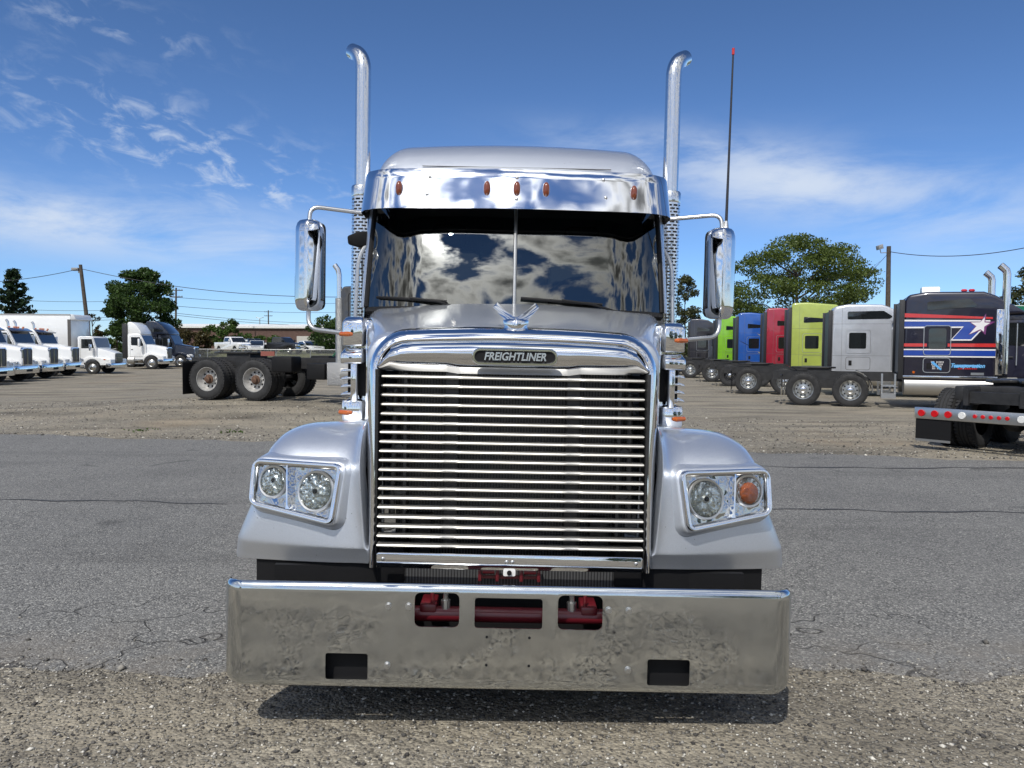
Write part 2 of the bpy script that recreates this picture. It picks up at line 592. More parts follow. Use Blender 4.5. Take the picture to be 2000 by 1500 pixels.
# ------------------------------------------------------------------ ground
def ground_mat(name, kind):
    m = bpy.data.materials.new(name)
    m.use_nodes = True
    t = NT(m.node_tree)
    out = t.n('ShaderNodeOutputMaterial')
    p = t.n('ShaderNodeBsdfPrincipled')
    t.l(p.outputs[0], out.inputs[0])
    p.inputs['Roughness'].default_value = 0.9
    p.inputs['Specular IOR Level'].default_value = 0.25
    g = t.n('ShaderNodeNewGeometry')
    v = g.outputs['Position']
    big = t.noise(v, 0.35, 5, 0.6)
    if kind == 'gravel':
        vo = t.n('ShaderNodeTexVoronoi', feature='F1')
        t.l(v, vo.inputs['Vector'])
        vo.inputs['Scale'].default_value = 62
        sepc = t.n('ShaderNodeSeparateColor')
        t.l(vo.outputs['Color'], sepc.inputs[0])
        stone = t.ramp(sepc.outputs[0], [(0.0, (0.065, 0.058, 0.047)), (0.35, (0.168, 0.154, 0.130)), (0.7, (0.30, 0.268, 0.212)), (1.0, (0.46, 0.42, 0.335))])
        vo2 = t.n('ShaderNodeTexVoronoi', feature='F1')
        t.l(v, vo2.inputs['Vector'])
        vo2.inputs['Scale'].default_value = 17
        sep2 = t.n('ShaderNodeSeparateColor')
        t.l(vo2.outputs['Color'], sep2.inputs[0])
        stone2 = t.ramp(sep2.outputs[0], [(0.0, (0.11, 0.10, 0.083)), (0.5, (0.215, 0.197, 0.165)), (1.0, (0.31, 0.28, 0.22))])
        col = t.mix(0.45, stone, stone2)
        sp = t.n('ShaderNodeSeparateXYZ')
        t.l(v, sp.inputs[0])
        st = t.xyz(t.m('MULTIPLY', sp.outputs[0], 0.35), t.m('MULTIPLY', sp.outputs[1], 1.3), 0.0)
        streak = t.noise(st, 0.9, 6, 0.6, 0.3)
        dirt = t.ramp(streak, [(0.36, (0.075, 0.067, 0.055)), (0.60, (0.33, 0.29, 0.22))])
        col = t.mix(t.m('MULTIPLY', t.smooth(big, 0.33, 0.62), 0.72), col, dirt)
        tan = t.smooth(t.noise(v, 0.22, 4, 0.6), 0.56, 0.72)
        col = t.mix(t.m('MULTIPLY', tan, 0.35), col, (0.27, 0.20, 0.125, 1))
        h = t.m('ADD', t.m('MULTIPLY', vo.outputs['Distance'], -0.6), t.m('MULTIPLY', vo2.outputs['Distance'], -1.0))
        dist = 0.02
    elif kind == 'asphalt':
        vo = t.n('ShaderNodeTexVoronoi', feature='F1')
        t.l(v, vo.inputs['Vector'])
        vo.inputs['Scale'].default_value = 105
        sepc = t.n('ShaderNodeSeparateColor')
        t.l(vo.outputs['Color'], sepc.inputs[0])
        col = t.ramp(sepc.outputs[0], [(0.0, (0.045, 0.045, 0.045)), (0.45, (0.132, 0.131, 0.127)), (0.8, (0.205, 0.203, 0.194)), (1.0, (0.42, 0.41, 0.38))])
        mid = t.noise(v, 3.0, 8, 0.7)
        col = t.mix(t.m('MULTIPLY', t.smooth(mid, 0.3, 0.7), 0.45), col, (0.195, 0.193, 0.186, 1))
        col = t.mix(t.m('MULTIPLY', t.smooth(big, 0.45, 0.75), 0.40), col, (0.085, 0.085, 0.086, 1))
        spx = t.n('ShaderNodeSeparateXYZ')
        t.l(v, spx.inputs[0])
        lane = t.xyz(t.m('MULTIPLY', spx.outputs[0], 0.16), t.m('MULTIPLY', spx.outputs[1], 1.1), 0.0)
        tracks = t.smooth(t.noise(lane, 1.0, 5, 0.6, 0.2), 0.52, 0.70)
        col = t.mix(t.m('MULTIPLY', tracks, 0.30), col, (0.07, 0.069, 0.068, 1))
        spots = t.smooth(t.noise(v, 1.15, 3, 0.5, 0.6), 0.66, 0.72)
        col = t.mix(t.m('MULTIPLY', spots, 0.45), col, (0.05, 0.05, 0.05, 1))
        # alligator cracks near the worn edge
        wv = t.n('ShaderNodeVectorMath', operation='ADD')
        t.l(v, wv.inputs[0])
        nz = t.n('ShaderNodeTexNoise')
        nz.inputs['Scale'].default_value = 2.5
        t.l(v, nz.inputs['Vector'])
        t.l(nz.outputs['Color'], wv.inputs[1])
        sp0 = t.n('ShaderNodeSeparateXYZ')
        t.l(wv.outputs[0], sp0.inputs[0])
        wv2 = t.xyz(t.m('MULTIPLY', sp0.outputs[0], 0.55), sp0.outputs[1], 0.0)
        ve = t.n('ShaderNodeTexVoronoi', feature='DISTANCE_TO_EDGE')
        t.l(wv2, ve.inputs['Vector'])
        ve.inputs['Scale'].default_value = 1.7
        sp = t.n('ShaderNodeSeparateXYZ')
        t.l(v, sp.inputs[0])
        zone = t.m('MULTIPLY', t.smooth(sp.outputs[1], 5.6, 4.7), t.smooth(t.noise(v, 0.8, 3), 0.42, 0.55))
        crack = t.m('MULTIPLY', t.smooth(ve.outputs['Distance'], 0.014, 0.003), zone)
        col = t.mix(t.m('MULTIPLY', crack, 0.75), col, (0.022, 0.021, 0.02, 1))
        dust = t.m('MULTIPLY', t.smooth(sp.outputs[1], 4.9, 4.05), t.smooth(t.noise(v, 2.2, 6, 0.7), 0.38, 0.65))
        col = t.mix(t.m('MULTIPLY', dust, 0.6), col, (0.19, 0.17, 0.145, 1))
        h = t.m('ADD', t.m('MULTIPLY', vo.outputs['Distance'], -0.5), t.m('MULTIPLY', crack, -1.5))
        dist = 0.010
    else:
        n2 = t.noise(v, 2.2, 6, 0.7)
        col = t.ramp(n2, [(0.3, (0.05, 0.062, 0.022)), (0.55, (0.11, 0.11, 0.045)), (0.8, (0.20, 0.175, 0.09))])
        h = n2
        dist = 0.1
    t.l(col, p.inputs['Base Color'])
    b = t.n('ShaderNodeBump')
    b.inputs['Strength'].default_value = 0.9
    b.inputs['Distance'].default_value = dist
    t.l(h, b.inputs['Height'])
    t.l(b.outputs[0], p.inputs['Normal'])
    return m


GRAVEL = ground_mat('gravel', 'gravel')
ASPHALT = ground_mat('asphalt', 'asphalt')
GRASS = ground_mat('grass', 'grass')


def sheet(name, xs, ys, m, dz, zf=None):
    g = G()
    n = len(xs)
    for y in ys:
        for x in xs:
            g.v.append((x, y, (zf or gz)(x, y) + dz))
    for j in range(len(ys) - 1):
        for i in range(n - 1):
            g.f.append((j * n + i, j * n + i + 1, (j + 1) * n + i + 1, (j + 1) * n + i))
    return tag(obj(name, g, m, normals=False), kind='structure')


def frange(a, b, s):
    return [a + s * i for i in range(int(round((b - a) / s)) + 1)]


XS = [-3000, -1200, -500, -200, -110] + frange(-70, 70, 2.0) + [110, 200, 500, 1200, 3000]
YS = [-3000, -1000, -300, -120, -60] + frange(-20, 10, 5) + frange(12, 30, 1.0) + frange(32, 110, 2.0) + [130, 180, 300, 700, 1500, 3500]
ground = sheet('ground', XS, YS, GRASS, -0.012)
lot = sheet('gravel_lot', frange(-64, 64, 1.0), frange(-45, 12, 3.0) + frange(13, 30, 1.0) + frange(31, 78, 1.0), GRAVEL, 0.0)

# asphalt lane across the lot, with ragged edges
def edge_noise(x, k):
    return 0.09 * math.sin(x * 1.3 + k) + 0.06 * math.sin(x * 3.1 + 2 * k) + 0.035 * math.sin(x * 7.7 + k * 3) + 0.02 * math.sin(x * 17 + k) + 0.012 * math.sin(x * 41 + 5 * k)


g = G()
nx = 900
rows = [0.0, 0.012, 0.3, 0.6, 0.988, 1.0]
for i in range(nx + 1):
    x = -62 + 124 * i / nx
    lo = 4.02 + edge_noise(x, 1.7) + 0.02 * x * 0.5
    hi = 13.35 - 0.15 * x + edge_noise(x * 0.7, 4.1) * 1.6
    hi = max(9.0, min(hi, 16.4))
    for k, rr_ in enumerate(rows):
        g.v.append((x, lo + (hi - lo) * rr_, 0.004 if 0 < k < 5 else -0.004))
nr = len(rows)
for i in range(nx):
    for k in range(nr - 1):
        a = i * nr + k
        g.f.append((a, a + nr, a + nr + 1, a + 1))
tag(obj('asphalt_lane', g, ASPHALT, normals=False), kind='structure')

# dark tar seams on the lane
TAR = mat('tar', (0.035, 0.035, 0.036), 0.7)
for (x0, y0, x1, y1, w) in ((-16, 8.45, -3.1, 8.35, 0.05), (2.9, 11.25, 9.2, 11.15, 0.07), (2.8, 8.15, 6.4, 8.2, 0.055)):
    g = G()
    n = 60
    for i in range(n + 1):
        f = i / n
        x = x0 + (x1 - x0) * f
        y = y0 + (y1 - y0) * f + 0.10 * math.sin(x * 0.9) + 0.035 * math.sin(x * 4.1) + 0.02 * math.sin(x * 9)
        ww = w * (0.35 + 0.65 * abs(math.sin(x * 2.3 + 0.5)) * min(1, 6 * f, 6 * (1 - f) + 0.15))
        g.v += [(x, y - ww / 2, 0.008), (x, y + ww / 2, 0.008)]
    g.f = [(2 * i, 2 * i + 2, 2 * i + 3, 2 * i + 1) for i in range(n)]
    tag(obj('tar_seam', g, TAR, normals=False), kind='structure')

# loose stones in the foreground gravel and along both edges of the lane
STONE = bpy.data.materials.new('loose_stone')
STONE.use_nodes = True
t_ = NT(STONE.node_tree)
o_ = t_.n('ShaderNodeOutputMaterial')
p_ = t_.n('ShaderNodeBsdfPrincipled')
t_.l(p_.outputs[0], o_.inputs[0])
p_.inputs['Roughness'].default_value = 0.85
gi = t_.n('ShaderNodeNewGeometry')
t_.l(t_.ramp(gi.outputs['Random Per Island'], [(0.0, (0.035, 0.032, 0.03)), (0.3, (0.09, 0.084, 0.077)), (0.6, (0.17, 0.159, 0.14)), (0.88, (0.34, 0.32, 0.28)), (1.0, (0.66, 0.63, 0.56))]), p_.inputs['Base Color'])


def stones(name, pts, sizes, rng):
    n = len(pts)
    base = np.array([(1, 0, 0), (0, 1, 0), (-1, 0, 0), (0, -1, 0), (0, 0, .62), (0, 0, -.5)], dtype=float)
    F = np.array([(0, 1, 4), (1, 2, 4), (2, 3, 4), (3, 0, 4), (1, 0, 5), (2, 1, 5), (3, 2, 5), (0, 3, 5)])
    V = np.repeat(base[None], n, 0) * rng.uniform(0.6, 1.3, (n, 6, 1))
    V[:, :, 2] += rng.uniform(-.15, .2, (n, 6))
    a = rng.uniform(0, 6.283, n)
    c, s = np.cos(a)[:, None], np.sin(a)[:, None]
    x = V[:, :, 0] * c - V[:, :, 1] * s
    y = V[:, :, 0] * s + V[:, :, 1] * c
    V[:, :, 0], V[:, :, 1] = x, y
    V *= sizes[:, None, None]
    V += pts[:, None, :]
    V[:, :, 2] += (sizes * 0.22)[:, None]
    FF = (F[None] + (np.arange(n) * 6)[:, None, None]).reshape(-1, 3)
    o = obj_np(name, V.reshape(-1, 3), FF, STONE)
    return o


rng = np.random.default_rng(5)
N1 = 46000
px = rng.uniform(-3.4, 3.6, N1)
py = np.where(np.arange(N1) < 30000, 2.55 + (rng.uniform(0, 1, N1) ** 1.15) * 1.62, rng.uniform(1.3, 2.6, N1))
s1 = rng.lognormal(math.log(0.0056), 0.38, N1).clip(0.0025, 0.020)
P1 = np.stack([px, py, np.zeros(N1)], 1)
N2 = 1500
P2 = np.stack([rng.uniform(-9, 9, N2), 4.0 + np.abs(rng.normal(0, 0.28, N2)), np.full(N2, 0.004)], 1)
s2 = rng.lognormal(math.log(0.006), 0.45, N2).clip(0.003, 0.03)
N3 = 16000
x3 = rng.uniform(-16, 17, N3)
y3 = 13.3 - 0.15 * x3 + rng.uniform(0, 1, N3) ** 1.6 * 6.5
z3 = np.array([gz(a, b) for a, b in zip(x3, y3)])
P3 = np.stack([x3, y3, z3], 1)
s3 = rng.lognormal(math.log(0.013), 0.35, N3).clip(0.006, 0.035)
tag(stones('loose_gravel', np.concatenate([P1, P2, P3]), np.concatenate([s1, s2, s3]), rng), 'loose beige and grey stones scattered over the gravel lot', 'gravel', kind='stuff')
# ================================================================== the silver truck
OFF = (0.0, 3.30, 0.0)
TR = math.radians(0.85)
truck = thing('semi_truck', 'silver conventional semi truck with wide chrome grille and tall twin exhaust stacks', 'truck', (0.005 - 1.55 * math.sin(TR), 3.30, 0.011))
truck.rotation_euler = (0.0027, TR, 0.0)


def part(name, g, m, parent=None, **kw):
    return obj(name, g, m, parent or truck, off=OFF, **kw)


# --- bumper: swept section with rounded ends, cut-outs bored through
stn = [(-1.262, 3.43, -1, 0)]
for i in range(9):
    a = R(180 + 90 * i / 8)
    stn.append((-1.162 + 0.10 * math.cos(a), 3.40 + 0.10 * math.sin(a), math.cos(a), math.sin(a)))
mid = [(x, 3.30, 0, -1) for x in (-0.95, -0.55, -0.2, 0.2, 0.55, 0.95)]
stn = stn + mid + [(-x, d, -nx_, nd) for x, d, nx_, nd in stn[::-1]]
prof = [(.042, .666), (.032, .670), (.020, .671), (.008, .664), (.0015, .65), (0, .63), (0, .26), (.0, .235), (.004, .218), (.016, .207), (.035, .203), (.06, .203),
        (.06, .209), (.035, .209), (.02, .213), (.012, .222), (.008, .236), (.008, .26), (.008, .63), (.010, .648), (.014, .658), (.022, .664), (.032, .664), (.042, .660)]
g = G()
secs = []
for x, d, nx_, nd in stn:
    end = abs(nx_)
    secs.append([(x - nx_ * (o if end < .9 else min(o, .016)), d - nd * o, z + (0.028 * end * end if z < .3 else 0) - (.010 * end ** 3 if z > .64 else 0) - (.03 if d > 3.42 and z > .62 else 0)) for o, z in prof])
g.loft(secs)
bumper = part('bumper', g, BUMPERM)


def hole(x0, x1, z0, z1, r):
    return G().prism(rpoly(rect(x0, x1, z0 + 0, z1), r, 5), 'xz', -0.1, 0.09)


boolean(bumper, [hole(.215, .41, .486, .638, .03), hole(-.41, -.215, .486, .638, .03), hole(-.148, .148, .486, .620, .016),
                 hole(.612, .797, .246, .362, .012), hole(-.797, -.612, .246, .362, .012)])


def bolt(parent, x, d, z, r=0.011, nm='bolt', m=SATIN):
    gb = G()
    gb.cyl((x, d + .004, z), (x, d - .004, z), r * 1.35, 12)
    gb.cyl((x, d - .003, z), (x, d - .014, z), r, 6)
    return part(nm, gb, m, parent, smooth=30)


for s in (-1, 1):
    for x, z in ((.436, .577), (.524, .577), (.527, .313)):
        bolt(bumper, s * x, 3.30, z)
for x in (-.093, .093):
    for z in (.447, .322):
        part('plate_hole', G().cyl((x, 3.302, z), (x, 3.298, z), .006, 10), BLACK, bumper)

# --- things seen through and above the bumper
part('bumper_backing', G().box(-1.12, 1.12, 3.62, 3.65, .24, .655), BLACK)
part('bumper_light_block', G().box(-.60, .60, 3.335, 3.66, .225, .24), BLACK)  # added plate, keeps sun through the cut-outs off the ground
for s in (-1, 1):
    part('bumper_top_cover', G().prism([(s * x, d) for x, d in ((.45, 3.60), (1.235, 3.60), (1.235, 3.42), (1.155, 3.337), (.45, 3.337))], 'xy', .545, .557), BLACK)
    part('fog_light_backing', G().box(*sorted((s * .58, s * .83)), 3.36, 3.38, .22, .39), BLACK)
g = G().tube([(-.55, 3.43, .500), (.55, 3.43, .500)], .034, 14)
part('tow_crossmember', g, REDM)
for s in (-1, 1):
    g = G().box(*sorted((s * .325, s * .40)), 3.40, 3.55, .50, .552)
    part('tow_bracket', g, REDM, bevel=.008)
    g = G().cyl((s * .285, 3.43, .52), (s * .285, 3.43, .565), .022, 10).cyl((s * .285, 3.43, .565), (s * .285, 3.43, .592), .012, 8)
    part('tow_pin', g, SATIN)
    g = G().cyl((s * .345, 3.42, .55), (s * .345, 3.42, .60), .009, 8)
    part('grease_fitting', g, REDM)
    # red hood hinge brackets above the bumper
    for dx in (.055, .135):
        g = G().box(*sorted((s * dx - .008, s * dx + .008)), 3.47, 3.52, .640, .712)
        part('hinge_lug', g, REDM, bevel=.004)
    g = G().tube([(s * .068, 3.475, .692), (s * .122, 3.475, .692)], .018, 12)
    part('hinge_roller', g, REDM)
    g = G().loft([[(s * x, 3.60 + .155 * max(0, (x - .75) / .5) ** 1.35 + o, z) for o, z in ((0, .30), (0, .725), (.03, .725), (.03, .30))] for x in (.60, .75, .85, .95, 1.05, 1.15, 1.25)])
    part('splash_panel', g, BLACK)
    g = G().box(*sorted((s * .49, s * .62)), 3.55, 3.70, .60, .80)
    part('bumper_mount', g, BLACK, bevel=.01)
g = G().box(-.14, .14, 3.49, 3.505, .648, .662)
part('hinge_crossbar', g, REDM)
FINS = bpy.data.materials.new('radiator_fins')
FINS.use_nodes = True
t_ = NT(FINS.node_tree)
o_ = t_.n('ShaderNodeOutputMaterial')
p_ = t_.n('ShaderNodeBsdfPrincipled')
t_.l(p_.outputs[0], o_.inputs[0])
tc_ = t_.n('ShaderNodeTexCoord')
wv_ = t_.n('ShaderNodeTexWave', wave_type='BANDS', bands_direction='X')
wv_.inputs['Scale'].default_value = 22
wv_.inputs['Distortion'].default_value = 0.3
t_.l(tc_.outputs['Object'], wv_.inputs['Vector'])
t_.l(t_.ramp(wv_.outputs['Fac'], [(0.2, (0.012, 0.012, 0.013)), (0.8, (0.075, 0.077, 0.08))]), p_.inputs['Base Color'])
p_.inputs['Roughness'].default_value = 0.6
rad = part('radiator', G().box(-.56, .56, 3.72, 3.78, .42, 1.60), FINS)
part('lower_cooler', G().box(-.55, .55, 3.56, 3.585, .60, .735), FINS)
g = G().prism(rpoly(rect(-.028, .028, -.016, .016), .008, 3), 'xz', 3.445, 3.47)
cs = part('sensor', G().add([(x, y, z + .690) for x, y, z in g.v], g.f), WHITEL)
part('sensor_eye', G().cyl((0, 3.446, .690), (0, 3.436, .690), .011, 14), BLACK, cs)

# --- bottom trim strip
strip = part('grille_trim_strip', G().prism([(-.605, .700), (.605, .700), (.605, .762), (.597, .770), (-.597, .770), (-.605, .762)], 'xz', 3.448, 3.462), CHROME, bevel=.003)
for x, z in ((-.575, .742), (.575, .742), (-.013, .738), (.013, .738)):
    part('rivet', G().ball((x, 3.447, z), .009, 10, (1, .6, 1)), SATIN, strip)


def Dg(z):
    return 3.475 + (z - .7) * .10


# --- grille surround: bull-nosed chrome shell swept round the opening
XI, ZT, RC = .628, 1.722, .13
path = [(-XI, z, -1, 0) for z in (.69, .85, 1.05, 1.25, 1.42, ZT - RC)]
for i in range(1, 8):
    a = R(180 - 90 * i / 8)
    path.append((-XI + RC + RC * math.cos(a), ZT - RC + RC * math.sin(a), math.cos(a), math.sin(a)))
path += [(x, ZT, 0, 1) for x in (-.498, -.35, -.2, -.07)]
path += [(0, ZT, 0, 1)] + [(-x, z, -a, b) for x, z, a, b in path[::-1]]
cross = [(-.006, .13), (-.006, .03), (-.004, .010), (.0, .002), (.006, 0)] + [(.006 + .056 * math.sin(R(t)), .135 * (1 - math.cos(R(t)))) for t in (15, 30, 45, 60, 75, 90)]
g = G()
secs = []
for x, z, nx_, nz_ in path:
    k = .55 + .45 * sstep(.7, 1.5, z)
    cr = .026 * (1 - (x / .64) ** 2) * sstep(1.58, 1.70, z)
    secs.append([(x + nx_ * r * (k if r > 0 else 1), Dg(z) + d, z + cr + nz_ * r * (k if r > 0 else 1)) for r, d in cross])
g.loft(secs, closed=False)
shell = part('grille_surround', g, CHROME_S, normals=False)
# header panel with the badge
g = G()
secs = []
for i in range(25):
    x = -.624 + 1.248 * i / 24
    cr = .026 * (1 - (x / .64) ** 2)
    edge = min(1.0, (0.624 - abs(x)) / .14)
    zt = 1.722 + cr - .10 * (1 - math.sqrt(max(0, 1 - (1 - edge) ** 2)))
    zb = 1.592 - (.008 if abs(x) < .29 else 0)
    prof_ = []
    for j in range(9):
        v = j / 8
        z = zt + (zb - zt) * v
        prof_.append((x, 3.600 - .062 * math.sin(math.pi * min(1, v * 1.0) ** .75) - .0 * v, z))
    prof_.append((x, 3.64, zb - .002))
    secs.append(prof_)
g.loft(secs, closed=False)
header = part('grille_header', g, CHROME_S, normals=False)

# badge
stad = arc(.158, 0, .041, -90, 90, 10) + arc(-.158, 0, .041, 90, 270, 10)
g = G()


def badge_loop(d, o):
    return [(x + .006, o, z + 1.668) for x, z in offpoly(stad, d)]


g.loft([badge_loop(0, 3.56), badge_loop(-.0005, 3.527), badge_loop(-.005, 3.520), badge_loop(-.013, 3.520), badge_loop(-.017, 3.527)], cap=False)
ring = part('badge_frame', g, CHROME_S, header)
g = G()
inner = offpoly(stad, -.0155)
g.prism([(x + .006, z + 1.668) for x, z in inner], 'xz', 3.528, 3.55)
part('badge_plate', g, BLACK, header)
mw = Matrix.Translation((.006, 3.526 - OFF[1], 1.668)) @ Matrix.Rotation(math.pi / 2, 4, 'X')
text_obj('badge_lettering', 'FREIGHTLINER', .050, LETTER, header, mw, extrude=.003, shear=.22, bold=.0014, width=.285)

# --- grille slats
ZS0, ZS1, NS = .795, 1.568, 19
xs_ = [-.612, -.608, -.34, -.325, -.31, -.26, -.245, -.23, .23, .245, .26, .31, .325, .34, .608, .612]


def slat(z0):
    g = G()
    secs = []
    for x in xs_:
        k = 1.0 if .25 < abs(x) < .318 else 0.0
        s = .55 if abs(x) > .61 else 1.0
        # leading edge tilted so the broad face looks up and forward
        pr = [(0.002 + .004 * k, -.0080), (.000 + .004 * k, -.003), (.004 + .002 * k, .0025 + .002 * k), (.012, .0050 - .001 * k), (.045, .0062), (.05, .004), (.02, -.006), (.008, -.0095)]
        secs.append([(x, Dg(z0) + d, z0 + z * s) for d, z in pr])
    return g.loft(secs)


for i in range(NS):
    z0 = ZS0 + (ZS1 - ZS0) * i / (NS - 1)
    part('grille_slat', slat(z0 + random.uniform(-.0008, .0008)), ALU, smooth=25)
for s in (-1, 1):
    g = G().box(*sorted((s * .255, s * .315)), 3.60, 3.63, .76, 1.66)
    part('grille_strut', g, mat('dark_strut', (.03, .03, .032), .6))
    g = G().box(*sorted((s * .618, s * .632)), 3.52, 3.74, .70, 1.60)
    part('grille_side_plate', g, BLACKM)
    g = G().box(*sorted((s * .50, s * .515)), 3.63, 3.70, .76, 1.58)
    part('grille_brace', g, mat('grey_brace', (.09, .09, .092), .5, .4))
    part('coolant_pipe', G().tube([(s * .57, 3.66, .9), (s * .565, 3.66, 1.2), (s * .56, 3.68, 1.5)], .016, 10), mat('grey_brace', (.09, .09, .092)))
    for z in (1.22, 1.40, 1.02):
        g = G().lathe([(.012, 0), (.022, 0), (.022, .02), (.012, .02)], (s * .535, 3.63, z), (0, 1, 0), 14)
        part('mount_bushing', g, MATS['grey_brace'])

# --- hood
g = G()
secs = []
NT_ = 14
for i in range(-3, NT_):
    t = max(0, i / (NT_ - 1))
    ins = (0, .008, .028, .075)[max(0, -i)]
    D = 3.675 + 1.13 * t - (0, .010, .014, .014)[max(0, -i)]
    w = .698 + .257 * t ** 1.1 - ins
    zt = 1.790 + .183 * t ** .9 - ins
    r = .115 - .01 * t
    cr = .030 - .004 * t
    zb = .70 + .5 * sstep(.05, .5, t)
    pts = [(-w + .018 * (1 - t), zb), (-w + .006 * (1 - t), .5 * (zb + zt - r)), (-w, zt - cr - r)]
    for j in range(1, 8):
        a = R(180 - 90 * j / 8)
        pts.append((-w + r + r * math.cos(a), zt - cr - r + r * math.sin(a)))
    for j in range(0, 9):
        x = (-w + r) * (1 - j / 8)
        dome = .006 * t * sstep(.74, .60, abs(x) / w)
        pts.append((x, zt - cr * (x / (w - r)) ** 2 + dome))
    pts = pts + [(-x, z) for x, z in pts[-2::-1]]
    secs.append([(x, D + .235 * t * t * (x / w) ** 2, z) for x, z in pts])
g.loft(secs, closed=False)
hood = part('hood', g, PAINT, normals=False, smooth=60)
for x in (-.42, -.14, .15, .43):
    part('hood_rivet', G().ball((x, 3.685, 1.792 - .03 * (x / .6) ** 2 + .004), .007, 8), CHROME_S, hood)
# dark gasket line between chrome and hood
g = G()
g.tube([(x, 3.668, 1.786 - .032 * (x / .585) ** 2) for x in [-.58 + 1.16 * k / 16 for k in range(17)]], .0065, 6)
part('hood_gasket', g, BLACK, hood)

# hood ornament: winged chrome handle
orn = part('hood_ornament', G().loft([[(x * sc_ + .008, 3.66 + d, z) for x, z_ in ((-.05, 0), (.05, 0)) for _ in (0,)] and
                                      [(.008 + sc_ * a, d + dd, z) for a, dd in ((-.046, .02), (-.030, -.022), (0, -.034), (.030, -.022), (.046, .02), (.03, .05), (-.03, .05))]
                                      for d, z, sc_ in ((3.675, 1.765, 1.05), (3.672, 1.80, 1.1), (3.666, 1.828, 1.30), (3.674, 1.842, 1.32), (3.70, 1.850, 1.0))]), CHROME_S, smooth=50)
for s in (-1, 1):
    secs = []
    for t in (0, .2, .45, .7, .9, 1):
        x = .008 + s * (.004 + .100 * t ** 1.0)
        z = 1.834 + .084 * t ** 1.4
        d = 3.640 + .115 * t
        wd = .046 * (1 - .45 * t)
        th = .019 * (1 - .4 * t)
        secs.append([(x - s * .006, d - wd * .3, z - th * .5), (x + s * .008, d, z - th), (x + s * .004, d + wd * 1.3, z - th * .4), (x - s * .012, d + wd * 1.3, z + th), (x - s * .012, d, z + th)])
    part('ornament_wing', G().loft(secs), CHROME_S, orn, smooth=40)

# --- fenders with head lamps
HLN = []


